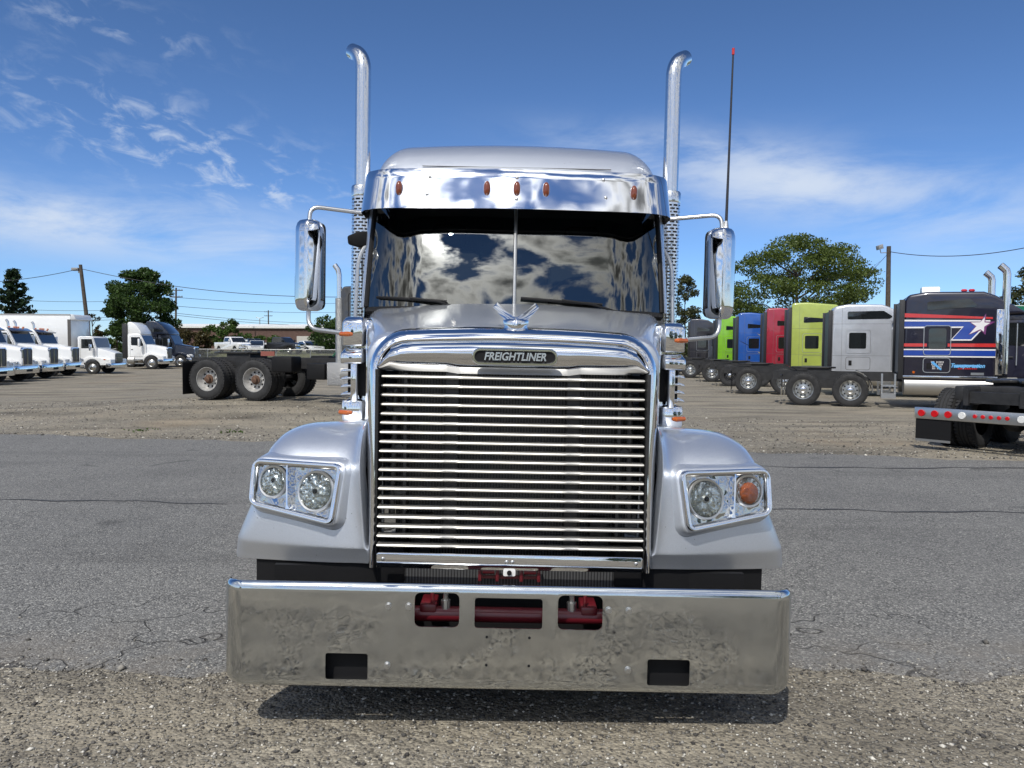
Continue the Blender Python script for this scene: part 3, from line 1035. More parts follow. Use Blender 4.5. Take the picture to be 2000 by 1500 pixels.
def fender(s):
    pth = [(3.583, .682), (3.580, .690), (3.577, .700), (3.556, .750), (3.552, .757), (3.552, .766), (3.566, .88), (3.590, 1.03), (3.612, 1.115), (3.655, 1.180), (3.74, 1.240), (3.90, 1.288), (4.10, 1.306), (4.35, 1.28), (4.60, 1.15), (4.78, .90), (4.84, .68)]
    g = G()
    secs = []
    n = len(pth)
    for k, (D, z) in enumerate(pth):
        a, b = pth[max(0, k - 1)], pth[min(n - 1, k + 1)]
        tx, tz = b[0] - a[0], b[1] - a[1]
        L = math.hypot(tx, tz)
        nD, nz_ = -tz / L, tx / L
        if k < 4:
            nD, nz_ = -1.0, 0.0
        top = sstep(5, 9, k)
        low = 1 - sstep(1, 7, k)
        xi = .655 + .05 * sstep(2, 9, k)
        xo = 1.258 + .122 * max(0.0, min(1.0, (1.04 - z) / .34)) if k < 9 else 1.258
        f = .012 + .11 * top
        rr = .05 + .07 * top
        wk = 1 - .75 * sstep(7, 12, k)
        row = [(xi - .004, f - .16), (xi - .003, f - .06), (xi, f), (xi + .012, f * .62), (xi + .034, f * .28), (xi + .07, f * .08), (xi + .12, 0)]
        for q in range(1, 9):
            row.append((xi + .12 + (xo - rr * 1.5 - xi - .12) * q / 8, 0))
        row += [(xo - rr * .95, -rr * .07), (xo - rr * .5, -rr * .24), (xo - rr * .2, -rr * .5), (xo - rr * .04, -rr * .85), (xo, -rr * 1.3), (xo, -rr * 1.3 - .09)]
        sec = []
        for x, o in row:
            e = .155 * max(0, (x - .75) / .5) ** 1.35 * wk
            cz = -.035 * max(0, (x - .75) / .5) ** 2 * top - .040 * max(0, (x - .72) / .6) ** 1.3 * low
            sec.append((s * x, D + e + nD * o, z + cz + nz_ * o))
        secs.append(sec)
    g.loft(secs, closed=False)
    fo = part('fender', g, PAINT, normals=False, smooth=40)
    md = fo.modifiers.new('smooth', 'SUBSURF')
    md.levels = md.render_levels = 2
    # lamp frame
    O = Vector((s * 1.022, 3.632, 1.028))
    A = Vector((-s * .949, -.316, 0)).normalized()
    B = Vector((0, .21, .978))
    N = A.cross(B)
    if N.y > 0:
        N = -N
    B = (B - A * B.dot(A)).normalized()

    def P(a, b, c):
        return O + A * a + B * b + N * c
    outl = rpoly([(-.253, .120), (.247, .124), (.228, -.164), (-.243, -.106)], [.055, .045, .045, .062], 7)

    def loop(d, c):
        return [P(a, b, c) for a, b in offpoly(outl, d)]
    g = G().loft([loop(.040, -.075), loop(.024, -.036), loop(.014, -.012), loop(.008, -.002), loop(.001, .0), loop(-.004, -.012)], cap=False)
    part('lamp_surround', g, PAINT, fo, smooth=60)
    g = G().loft([loop(.001, -.012), loop(.001, .014), loop(-.005, .024), loop(-.019, .026), loop(-.026, .020), loop(-.030, -.004)], cap=False)
    hl = part('headlight', g, CHROME_S, smooth=50)
    g = G()
    inn = offpoly(outl, -.028)
    g.add([P(a, b, -.004) for a, b in inn], [tuple(range(len(inn)))])
    part('reflector_plate', g, REFL, hl, smooth=0)
    for (a, b, r, kind) in ((.112, -.012, .090, 'low'), (-.128, .016, .072, 'turn')):
        c = P(a, b, 0)
        g = G().lathe([(r, -.004), (r + .008, .006), (r + .004, .012), (r - .004, .010), (r - .006, .002)], c, N, 28, cap=False)
        part('lamp_ring', g, SATIN, hl)
        g = G().lathe([(r - .006, .006), (r * .8, .001), (r * .5, -.0015), (r * .25, -.002)], c, N, 24)
        part('lamp_bowl', g, BOWL, hl)
        if kind == 'low':
            part('bulb', G().lathe([(.020, -.002), (.020, .006), (.014, .012)], c, N, 16), SATIN, hl)
            part('bulb_cap', G().lathe([(.013, .010), (.013, .0145), (.004, .016)], c, N, 14), BLACK, hl)
            m_ = LENS
        else:
            part('bulb', G().lathe([(.016, -.002), (.016, .005), (.006, .010)], c + B * .006, N, 14), BLACK if s < 0 else AMBER, hl)
            m_ = LENS
            if s > 0:
                part('amber_insert', G().lathe([(r * .72, .009), (r * .3, .012)], c - B * .010, N, 14), AMBER, hl)
        part('lens', G().lathe([(r - .004, .008), (r * .9, .016), (r * .7, .024), (r * .4, .030), (r * .1, .032)], c, N, 28), m_, hl)
    g = G().loft([[P(-.050 + q[0], .098, q[1]) for q in ((-.006, -.004), (.006, -.004), (.004, .024), (-.004, .024))], [P(-.034 + q[0], -.02, q[1]) for q in ((-.006, -.004), (.006, -.004), (.004, .024), (-.004, .024))],
                  [P(-.024 + q[0], -.088, q[1]) for q in ((-.006, -.004), (.006, -.004), (.004, .024), (-.004, .024))], [P(-.018 + q[0] * 3, -.106, q[1]) for q in ((-.006, -.004), (.006, -.004), (.004, .024), (-.004, .024))]])
    part('lamp_divider', g, CHROME_S, hl)
    # front wheel
    g = G().lathe([(.30, -.13), (.40, -.15), (.47, -.15), (.515, -.13), (.522, -.09), (.522, .09), (.515, .13), (.47, .15), (.40, .15), (.30, .13)], (s * 1.0, 4.36, .523), (1, 0, 0), 40)
    w = part('front_wheel', g, RUBBER)
    g = G().lathe([(.30, -.12), (.26, -.05), (.12, .03), (.02, .05)] if s > 0 else [(.30, .12), (.26, .05), (.12, -.03), (.02, -.05)], (s * 1.0, 4.36, .523), (1, 0, 0), 24)
    part('rim', g, ALU, w)


fender(-1)
fender(1)

# --- windscreen, pillars, cab
WS_B, WS_H = 1.955, .70


def ws(u, v):
    au = abs(u)
    x = u * (.985 - .006 * v)
    D = 4.815 + .10 * au * au + .17 * max(0, (au - .62) / .38) ** 2 + .262 * v - .020 * math.sin(math.pi * v)
    z = WS_B + WS_H * v + .004 * (1 - au)
    return (x, D, z)


for s in (-1, 1):
    g = G()
    secs = []
    for i in range(29):
        u = s * (.012 + .972 * i / 28)
        secs.append([ws(u, j / 10) for j in range(11)])
    g.loft(secs if s < 0 else secs[::-1], closed=False)
    part('windscreen_pane', g, WINDSCREEN, normals=False, smooth=80)
    # A pillar outside a black gasket
    g = G().tube([ws(s * .985, v / 8) for v in range(9)], .016, 8)
    part('windscreen_gasket', g, BLACK)
    g = G()
    secs = []
    for v in range(9):
        p = Vector(ws(s, v / 8))
        secs.append([(p.x + s * .004, p.y - .012, p.z), (p.x + s * .028, p.y + .02, p.z), (p.x + s * .04, p.y + .12, p.z), (p.x + s * .0, p.y + .12, p.z), (p.x - s * .01, p.y + .03, p.z)])
    g.loft(secs)
    part('a_pillar', g, PAINT, smooth=50)
    # wiper
    sg = -1 if s < 0 else 1
    if s < 0:
        u0, u1, v0, v1 = -.90, -.43, .085, .045
    else:
        u0, u1, v0, v1 = .04, .56, .085, .045
    pa = [Vector(ws(u0 + (u1 - u0) * k / 6, v0 + (v1 - v0) * k / 6)) + Vector((0, -.022, 0)) for k in range(7)]
    w = part('wiper', G().tube(pa, .009, 6), BLACK)
    part('wiper_blade', G().tube([p + Vector((0, .010, -.004)) for p in pa], .006, 6), RUBBER, w)
    part('wiper_arm', G().tube([pa[3] + Vector((0, -.012, .006)), pa[5] + Vector((.02, -.02, -.006)), Vector((pa[6].x + .10, 4.84 + .03 * abs(pa[6].x), 1.945))], .008, 6), BLACK, w)
part('centre_post', G().tube([(p[0], p[1] - .006, p[2]) for p in (ws(0, v / 6) for v in range(7))], .011, 8), SATIN)
g = G()
secs = [[ws(u, 0), tuple(Vector(ws(u, 0)) + Vector((0, -.03, -.03))), tuple(Vector(ws(u, 0)) + Vector((0, .05, -.05)))] for u in [-.99 + 1.98 * k / 24 for k in range(25)]]
g.loft(secs)
part('cowl', g, BLACK)
g = G()
secs = []
for D, w, zt in ((5.07, 1.02, 2.70), (5.16, 1.03, 2.745), (5.35, 1.035, 2.775), (5.95, 1.035, 2.80), (6.05, 1.03, 2.79)):
    top = rpoly([(-w, 1.15), (w, 1.15), (w, zt), (-w, zt)], [.02, .02, .12, .12], 5)
    secs.append([(x, max(D, 5.10 + .02 + max(0, z - 1.955) * .38 + (D - 5.07) * .25), z) for x, z in top])
g.loft(secs, cap=False)
part('cab_shell', g, PAINT, smooth=50)
g = G()
secs = [[(x, 5.055 + .16 * 0, z), (x, 5.20, z + .05)] for x, z in []]
part('cab_header', G().loft([[tuple(Vector(ws(u, .97)) + Vector((0, o, z))) for o, z in ((.012, 0), (.05, .10), (.09, .10), (.05, 0))] for u in [-1 + 2 * k / 20 for k in range(21)]]), BLACK)
part('cab_floor', G().box(-1.0, 1.0, 5.0, 6.1, 1.12, 1.2), DARK)
part('cab_rear_wall', G().box(-1.0, 1.0, 6.06, 6.09, 1.15, 2.76), DARK)
g = G()
secs = [[(x, 4.93 + .19 * max(0, (abs(x) - .5) / .45) ** 2, 1.45), (x, 4.93 + .19 * max(0, (abs(x) - .5) / .45) ** 2, 1.955), (x, 5.10 + .1 * max(0, (abs(x) - .5) / .45) ** 2, 1.985), (x, 5.42, 1.95), (x, 5.46, 1.45)] for x in [-.95 + 1.9 * k / 20 for k in range(21)]]
part('dashboard', G().loft(secs), mat('dashboard', (.06, .066, .068), .75))
stw = part('steering_wheel', G().tube([(.47 + .22 * math.cos(a), 5.40 + .10 * math.sin(a), 2.02 + .19 * math.sin(a)) for a in [2 * math.pi * k / 28 for k in range(29)]], .014, 8, cap=False), mat('wheel_grip', (.10, .10, .10), .5))
part('steering_hub', G().tube([(.47, 5.40, 2.02), (.47, 5.33, 1.92)], [.05, .04], 12), BLACK, stw)
for s in (-1, 1):
    g = G().box(*sorted((s * .25, s * .72)), 5.62, 5.80, 1.45, 2.42)
    st = part('cab_seat', g, SEAT, bevel=.05)
    part('headrest', G().box(*sorted((s * .36, s * .61)), 5.64, 5.76, 2.43, 2.60), SEAT, st, bevel=.04)

for s in (-1, 1):
    dw = rpoly([(5.50, 1.98), (5.68, 2.56), (5.98, 2.58), (5.98, 1.98)], .04, 3)
    part('door_window', G().prism(dw, 'yz', *sorted((s * 1.030, s * 1.041))), CARGLASS)
    part('door_handle', G().box(*sorted((s * 1.03, s * 1.06)), 5.86, 5.98, 1.62, 1.67), BLACK, bevel=.008)
# --- sun visor
vis = [(-1.035, 5.42), (-1.030, 5.26), (-1.012, 5.13), (-.972, 5.03), (-.90, 4.965), (-.80, 4.925), (-.60, 4.905), (-.40, 4.888), (-.2, 4.872), (-.1, 4.868)]
vis = vis + [(0, 4.866)] + [(-x, d) for x, d in vis[::-1]]
g = G()
secs = []
for x, d in vis:
    ax = abs(x)
    lo = 2.578
    hi = 2.842
    if d > 5.1:
        lo += .02 * (d - 5.1) / .3
    nxn = .0
    fr = [(d - .002, lo), (d - .001, lo + .003), (d + .018, lo + .07), (d + .036, lo + .135), (d + .054, lo + .20), (d + .071, hi - .002), (d + .073, hi)]
    bk = [(dd + .006, z) for dd, z in fr[::-1]]
    secs.append([(x * (1.012 - .075 * (z - lo)), dd, z) for dd, z in fr + bk])
g.loft(secs)
visor = part('sun_visor', g, VISORM, smooth=60)
part('visor_shade_sheet', G().loft([[(x * .992, d + .02, 2.585), (x * .985, d + .055, 2.70), (x * .98, 5.22 if abs(x) < .9 else 5.3, 2.76), (x * .98, 5.22 if abs(x) < .9 else 5.3, 2.745), (x * .98, d + .07, 2.69), (x * .985, d + .035, 2.585)] for x, d in vis[2:-2]]), BLACK, visor, smooth=0)  # shade on the visor's underside, put in as a black sheet


def visor_d(x, z):
    ax = abs(x)
    pts = [(-px_, d) for px_, d in vis[:11]]
    pts = sorted([(abs(a), d) for a, d in pts])
    d = np.interp(ax, [p[0] for p in pts], [p[1] for p in pts])
    return float(d) + .27 * (z - 2.578)


for x in (-.748, -.186, .002, .187, .748):
    z = 2.706
    d = visor_d(x, z)
    g = G()
    sk = .0
    secs = [[(x + a * q, d + .004 - e, z + b * q) for a, b in [(.022 * math.cos(t), .049 * (abs(math.sin(t)) ** .8) * (1 if math.sin(t) > 0 else -1)) for t in [2 * math.pi * k / 20 for k in range(20)]]] for q, e in ((1.0, -.01), (1.0, .010), (.86, .022), (.5, .030))]
    g.loft(secs)
    ml = part('marker_light', g, AMBERD, visor, smooth=50)
    ml['label'] = 'amber oval marker light'
for x, z in ((-.552, 2.785), (-.566, 2.668), (.552, 2.785), (.566, 2.668), (0.002, 2.782), (0.0, 2.640)):
    part('visor_rivet', G().ball((x, visor_d(x, z) - .001, z), .012, 10, (1, .7, 1)), SATIN, visor)

# --- sleeper roof and body
g = G()
secs = []
for D, w, zt, r in ((5.92, .99, 2.83, .16), (5.98, 1.03, 2.95, .20), (6.06, 1.07, 3.06, .24), (6.18, 1.11, 3.22, .26), (6.34, 1.135, 3.325, .27), (6.55, 1.15, 3.40, .28), (6.85, 1.16, 3.455, .28), (7.4, 1.165, 3.49, .26), (8.3, 1.165, 3.48, .22), (8.36, 1.12, 3.42, .2)):
    left = [(-w - .012, .95), (-w - .012, 2.0), (-w - .006, zt - r * 1.1)]
    for j in range(1, 10):
        a = R(180 - 90 * j / 10)
        left.append((-w + r + r * math.cos(a), zt - .03 - r + r * math.sin(a)))
    left += [((-w + r) * (1 - q / 5), zt - .03 * ((1 - q / 5) ** 2)) for q in range(0, 6)]
    pts = left + [(-x, z) for x, z in left[-2::-1]]
    secs.append([(x, D, z) for x, z in pts])
g.loft(secs, closed=True, cap=True)
sl = part('sleeper', g, PAINT, smooth=60)
g = G().tube([(x, 6.105 - .0 * x, 3.115 - .0 * abs(x)) for x in [-.74 + 1.48 * k / 10 for k in range(11)]], .004, 6)
part('roof_seam', g, mat('seam_grey', (.12, .12, .125), .5), sl)

# --- exhaust stacks
def stack(s):
    cx, D = s * 1.272, 6.42
    rows_, cols = 150, 40
    z0, z1 = .9, 2.93
    g = G()
    r = .084
    hz = (z1 - z0) / rows_
    for j in range(rows_ + 1):
        for i in range(cols):
            a = 2 * math.pi * i / cols
            g.v.append((cx + r * math.cos(a), D + r * math.sin(a), z0 + hz * j + (0 if j % 2 == 0 else -.0015)))
    for j in range(rows_):
        for i in range(cols):
            open_ = False
            if 4 < j < rows_ - 2 and j % 2 == 1:
                st = 0 if (j // 2) % 2 == 0 else 2
                open_ = ((i + st) % 4) != 0
            if not open_:
                k = (i + 1) % cols
                g.f.append((j * cols + i, j * cols + k, (j + 1) * cols + k, (j + 1) * cols + i))
    sh = part('heat_shield', g, STACKM, normals=True, smooth=40)
    part('muffler', G().lathe([(.066, .85), (.066, 2.9)], (cx, D, 0), (0, 0, 1), 20), mat('muffler_steel', (.10, .095, .09), .6, .6), sh)
    part('shield_collar', G().lathe([(.086, 2.92), (.088, 2.93), (.088, 3.0), (.080, 3.012), (.062, 3.014)], (cx, D, 0), (0, 0, 1), 28), STACKM, sh)
    pa = [(cx, D, 2.9), (cx, D, 3.3), (cx, D, 3.94)]
    for k in range(1, 9):
        a = R(68 * k / 8)
        pa.append((cx + s * .135 * (1 - math.cos(a)), D + .15 * (1 - math.cos(a)), 3.94 + .20 * math.sin(a)))
    e = Vector(pa[-1]) - Vector(pa[-2])
    pa.append(tuple(Vector(pa[-1]) + e.normalized() * .05))
    st = part('exhaust_stack', G().tube(pa, .064, 28), STACKM, smooth=50)
    part('stack_mouth', G().tube([Vector(pa[-1]) - e.normalized() * .01, Vector(pa[-1]) + e.normalized() * .003], .058, 24), BLACK, st)


stack(-1)
stack(1)

# --- mirrors
def mirror(s):
    cx, D = s * 1.413, 5.30
    plan = [(-.097, .05), (-.094, .0), (-.080, -.030), (-.045, -.058), (-.012, -.080), (.004, -.094), (.016, -.096), (.026, -.088), (.045, -.070), (.075, -.045), (.090, -.015), (.095, .05)]
    g = G()
    secs = []
    for z, k in ((1.932, .50), (1.938, .70), (1.952, .86), (1.98, .965), (2.02, 1.0), (2.46, 1.0), (2.50, .965), (2.53, .86), (2.545, .70), (2.551, .50)):
        secs.append([(cx + s * -a * (k if True else 1) if s > 0 else cx + a * k, D + b * (k if b < 0 else 1) + .0, z) for a, b in plan])
    g.loft(secs)
    mh = part('side_mirror', g, CHROME_S, smooth=45)
    bp = rpoly(rect(-.098, .098, 1.94, 2.545), .05, 4)
    part('mirror_rim', G().prism([(cx + a, z) for a, z in bp], 'xz', D + .049, D + .085), BLACK, mh, bevel=.008)
    part('mirror_glass', G().prism([(cx + a * .86, 2.2425 + (z - 2.2425) * .93) for a, z in bp], 'xz', D + .0855, D + .088), CHROME_S, mh)

    def bend(pts, r=.05, n=5):
        out = [Vector(pts[0])]
        for i in range(1, len(pts) - 1):
            p0, p, p1 = Vector(pts[i - 1]), Vector(pts[i]), Vector(pts[i + 1])
            a = p + (p0 - p).normalized() * r
            b = p + (p1 - p).normalized() * r
            for k in range(n + 1):
                t = k / n
                out.append((1 - t) ** 2 * a + 2 * t * (1 - t) * p + t * t * b)
        return out + [Vector(pts[-1])]
    ax = s * 1.408
    part('mirror_arm', G().tube(bend([(s * 1.01, 5.42, 2.618), (ax, 5.31, 2.645), (ax, 5.29, 2.53)], .07), .0145, 12), SATIN, mh)
    part('mirror_arm', G().tube(bend([(s * .97, 5.06, 1.765), (ax, 5.27, 1.81), (ax, 5.29, 1.96)], .09), .0155, 12), SATIN, mh)
    part('arm_clamp', G().box(*sorted((s * 1.0, s * 1.05)), 5.36, 5.46, 2.585, 2.65), BLACK, mh, bevel=.012)
    part('grab_tube', G().tube(bend([(s * 1.03, 5.44, 2.43), (s * 1.095, 5.40, 2.33), (s * 1.105, 5.33, 1.70)], .10), .0135, 10), SATIN)


mirror(-1)
mirror(1)
# black look-down mirror over the passenger door
g = G().loft([[(-1.02, 5.40, 2.50), (-1.02, 5.50, 2.50), (-1.02, 5.50, 2.38), (-1.02, 5.42, 2.40)], [(-1.10, 5.38, 2.49), (-1.10, 5.50, 2.49), (-1.10, 5.50, 2.39), (-1.10, 5.40, 2.385)],
              [(-1.175, 5.40, 2.462), (-1.175, 5.49, 2.462), (-1.17, 5.49, 2.41), (-1.17, 5.41, 2.405)]])
part('look_down_mirror', g, BLACK, bevel=.012)
# antenna on the driver side mirror
a0, a1 = Vector((1.437, 5.30, 2.53)), Vector((1.452, 5.32, 3.765))
ant = part('antenna', G().tube([a0, a0.lerp(a1, .3), a0.lerp(a1, .98)], [.011, .0085, .006], 8), mat('antenna_black', (.02, .02, .025), .4))
part('antenna_tip', G().tube([a0.lerp(a1, .965), a1], .0095, 8), mat('antenna_red', (.5, .02, .02), .4), ant)
part('antenna_base', G().lathe([(.022, 2.545), (.018, 2.56), (.012, 2.60)], (1.437, 5.30, 0), (0, 0, 1), 12), SATIN, ant)

# --- chrome intake housings beside the cowl
def intake(s_):
    s = s_ * .955

    def bx(a, b, d0, d1, z0, z1):
        return G().box(*sorted((s * a, s * b)), d0, d1, z0, z1)
    hs = part('intake_housing', bx(.86, .985, 4.50, 4.85, 1.25, 1.86), CHROME_S, bevel=.025)
    part('intake_cap', G().loft([[(s * a, d, z) for a, d in ((.90, 4.38), (1.025, 4.40), (1.035, 4.46), (1.035, 4.82), (.90, 4.82))] for z in (1.70, 1.84)] + [[(s * a, d, 1.868) for a, d in ((.90, 4.41), (1.005, 4.43), (1.015, 4.47), (1.015, 4.80), (.90, 4.80))]]), CHROME_S, hs, smooth=50, bevel=.01)
    part('intake_hood', G().loft([[(s * a, d, z) for a, d in ((.90, 4.36), (1.03, 4.38), (1.045, 4.46), (1.045, 4.8), (.90, 4.8))] for z in (1.60, 1.655)] + [[(s * a, d, 1.69) for a, d in ((.90, 4.40), (1.01, 4.42), (1.025, 4.48), (1.025, 4.78), (.90, 4.78))]]), CHROME_S, hs, smooth=50, bevel=.008)
    part('intake_screen', bx(.90, 1.005, 4.47, 4.80, 1.41, 1.61), BLACK, hs)
    for z in (1.555, 1.51, 1.465, 1.42):
        g = G().loft([[(s * .95, 4.40, z), (s * 1.04, 4.42, z - .006), (s * 1.045, 4.80, z - .006), (s * .95, 4.80, z)], [(s * .95, 4.40, z + .014), (s * 1.03, 4.42, z + .010), (s * 1.035, 4.80, z + .010), (s * .95, 4.80, z + .014)]])
        part('intake_louvre', g, CHROME_S, hs, bevel=.004)
    part('intake_front_bar', bx(.93, .972, 4.38, 4.46, 1.38, 1.62), CHROME_S, hs, bevel=.012)
    part('intake_lower_box', bx(.90, 1.03, 4.40, 4.80, 1.265, 1.392), CHROME_S, hs, bevel=.02)
    for z in (1.768, 1.318):
        g = G().tube([(s * .965, 4.395, z), (s * .985, 4.385, z), (s * 1.035, 4.42, z), (s * 1.045, 4.50, z), (s * 1.04, 4.58, z)], [.010, .0145, .0145, .0145, .010], 10)
        ml = part('side_marker_light', g, AMBER, hs)


intake(-1)
intake(1)

# --- chassis under and behind
for s in (-1, 1):
    part('frame_rail', G().box(*sorted((s * .38, s * .46)), 3.62, 12.5, .62, .90), BLACKM)
    part('rear_fender_skirt', G().box(*sorted((s * .98, s * 1.04)), 5.1, 6.0, .55, 1.2), PAINT, bevel=.02)
    part('fuel_tank', G().lathe([(.30, 5.3), (.32, 5.33), (.32, 6.9), (.30, 6.93)], (s * .92, 0, .72), (0, 1, 0), 24), ALU)
    for D in (10.2, 11.5):
        g = G().lathe([(.30, -.13), (.40, -.15), (.47, -.15), (.515, -.13), (.522, -.09), (.522, .09), (.515, .13), (.47, .15), (.40, .15), (.30, .13)], (s * .95, D, .523), (1, 0, 0), 32)
        w = part('rear_wheel', g, RUBBER)
        part('rim', G().lathe([(.30, 0), (.2, .0), (.05, .0)], (s * 1.0, D, .523), (1, 0, 0), 20), ALU, w)
part('front_axle', G().tube([(-.9, 4.36, .50), (.9, 4.36, .50)], .06, 10), BLACKM)
part('engine_block', G().box(-.37, .37, 3.85, 5.0, .45, 1.45), BLACKM)
part('skid_plate', G().box(-.9, .9, 3.66, 3.70, .26, .62), BLACK)
# ================================================================== parked trucks
GREY_M = mat('wheel_aluminium', (0.62, 0.62, 0.60), 0.28, 1.0)
STEELW = mat('white_steel_wheel', (0.45, 0.44, 0.42), 0.45, 0.3, var=(9, 0.25))
HUBR = mat('rusty_hub', (0.10, 0.055, 0.035), 0.85, var=(20, 0.5))
MIRB = mat('black_trim', (0.02, 0.02, 0.022), 0.45)


def tyre_g(w=.15, r=.52):
    g = G()
    prof = [(.29, -w * .8), (.36, -w), (.45, -w * 1.02), (r - .03, -w * .93), (r - .004, -w * .78), (r, -w * .45), (r - .012, -w * .42), (r - .012, -w * .36), (r, -w * .33), (r, -.012), (r - .012, -.010),
            (r - .012, .010), (r, .012), (r, w * .33), (r - .012, w * .36), (r - .012, w * .42), (r, w * .45), (r - .004, w * .78), (r - .03, w * .93), (.45, w * 1.02), (.36, w), (.29, w * .8)]
    return g.lathe(prof, (0, 0, 0), (0, 1, 0), 44, cap=False)


def tyre_lugs(g, w=.15, r=.52, n=44):
    for k in range(n):
        a = 2 * math.pi * (k + .5) / n
        for s in (-1, 1):
            c, sn = math.cos(a), math.sin(a)
            t = .020
            vs = []
            for y in (s * w * .5, s * w * .93):
                for (dt, rr) in ((-t, r - .02), (t, r - .02), (t, r + .006), (-t, r + .006)):
                    vs.append((rr * c - dt * sn, y, rr * sn + dt * c))
            g.add(vs, [(0, 1, 2, 3), (4, 7, 6, 5), (0, 4, 5, 1), (1, 5, 6, 2), (2, 6, 7, 3), (3, 7, 4, 0)])
    return g


_tmp = thing('proto', 'prototype parts', 'proto')
TYRE = obj('tyre', tyre_lugs(tyre_g()), RUBBER, smooth=30).data
# outside of wheel looks towards -y
RIM_REAR = obj('rim', G().lathe([(.295, -.125), (.31, -.128), (.312, -.118), (.292, -.11), (.275, -.07), (.255, -.02), (.235, .015), (.16, .02), (.13, .015), (.13, -.02), (.06, -.03), (.001, -.03)], n=36, cap=False), GREY_M, smooth=40).data
RIM_FRONT = obj('rim', G().lathe([(.295, -.125), (.31, -.128), (.312, -.118), (.285, -.105), (.265, -.085), (.235, -.115), (.17, -.155), (.13, -.16), (.11, -.175), (.09, -.20), (.03, -.21), (.001, -.21)], n=36, cap=False), GREY_M, smooth=40).data


def holes_g(rad, y, r=.024, n=10):
    g = G()
    for k in range(n):
        a = 2 * math.pi * k / n
        c = (rad * math.cos(a), y, rad * math.sin(a))
        g.cyl(c, (c[0], y - .012, c[2]), r, 10)
    return g


HOLES_REAR = obj('hand_holes', holes_g(.195, .022, .026), BLACK).data
HOLES_FRONT = obj('hand_holes', holes_g(.20, -.126, .022), BLACK).data
HUB_CHROME = obj('hub_cap', G().lathe([(.11, .0), (.11, -.05), (.085, -.085), (.04, -.10), (.01, -.103)], n=20), CHROME_S, smooth=50).data
HUB_RUST = obj('hub', G().lathe([(.12, .0), (.12, -.05), (.075, -.06), (.075, -.13), (.05, -.14)], n=20), HUBR, smooth=30).data
LUGS = obj('lug_nuts', (lambda g: [g.cyl((.142 * math.cos(a), .02, .142 * math.sin(a)), (.142 * math.cos(a), -.02, .142 * math.sin(a)), .015, 6) for a in [2 * math.pi * k / 10 for k in range(10)]] and g)(G()), SATIN).data
for o in [o for o in COL.objects if o.name.split('.')[0] in ('tyre', 'rim', 'hand_holes', 'hub_cap', 'hub', 'lug_nuts', 'proto') and (o.parent is None)]:
    bpy.data.objects.remove(o)


def wheel(parent, x, y, side, front=False, dual=True, rim='chrome', r=.52, hub='chrome', detail=True):
    """side -1 = right hand side (towards -y)"""
    w = inst(RIM_FRONT if front else RIM_REAR, 'wheel', parent, (x, y, r), (0, 0, 0 if side < 0 else math.pi), (r / .52,) * 3)
    if rim == 'black':
        w.material_slots[0].link = 'OBJECT'
        w.material_slots[0].material = MIRB
    if rim == 'steel':
        w.material_slots[0].link = 'OBJECT'
        w.material_slots[0].material = STEELW
    inst(TYRE, 'tyre', w)
    if dual:
        inst(TYRE, 'inner_tyre', w, (0, .34, 0))
    if detail:
        inst(HOLES_FRONT if front else HOLES_REAR, 'hand_holes', w)['kind'] = 'stuff'
        if front:
            inst(HUB_CHROME, 'hub_cap', w, (0, -.19, 0), (0, 0, 0), (.7, .4, .7))
        else:
            inst(HUB_CHROME if hub == 'chrome' else HUB_RUST, 'hub', w)
            inst(LUGS, 'lug_nuts', w)['kind'] = 'stuff'
    return w


def paint(name, c, metal=0.0, rough=0.35):
    return mat(name, c, rough, metal, coat=1.0, bump=(3, 0.05, 0.01), coat_rough=0.05, var=(1.6, 0.12))


def ring_g(pts, plane_y, w=.012, proud=.004):
    """thin raised outline in the x-z plane"""
    a, b = offpoly(pts, w / 2), offpoly(pts, -w / 2)
    g = G()
    g.loft([[(x, plane_y, z) for x, z in a], [(x, plane_y + proud, z) for x, z in a], [(x, plane_y + proud, z) for x, z in b], [(x, plane_y, z) for x, z in b]], cap=False)
    return g


def side_slab(poly, y, d):
    return G().prism(poly, 'xz', y, y + d)


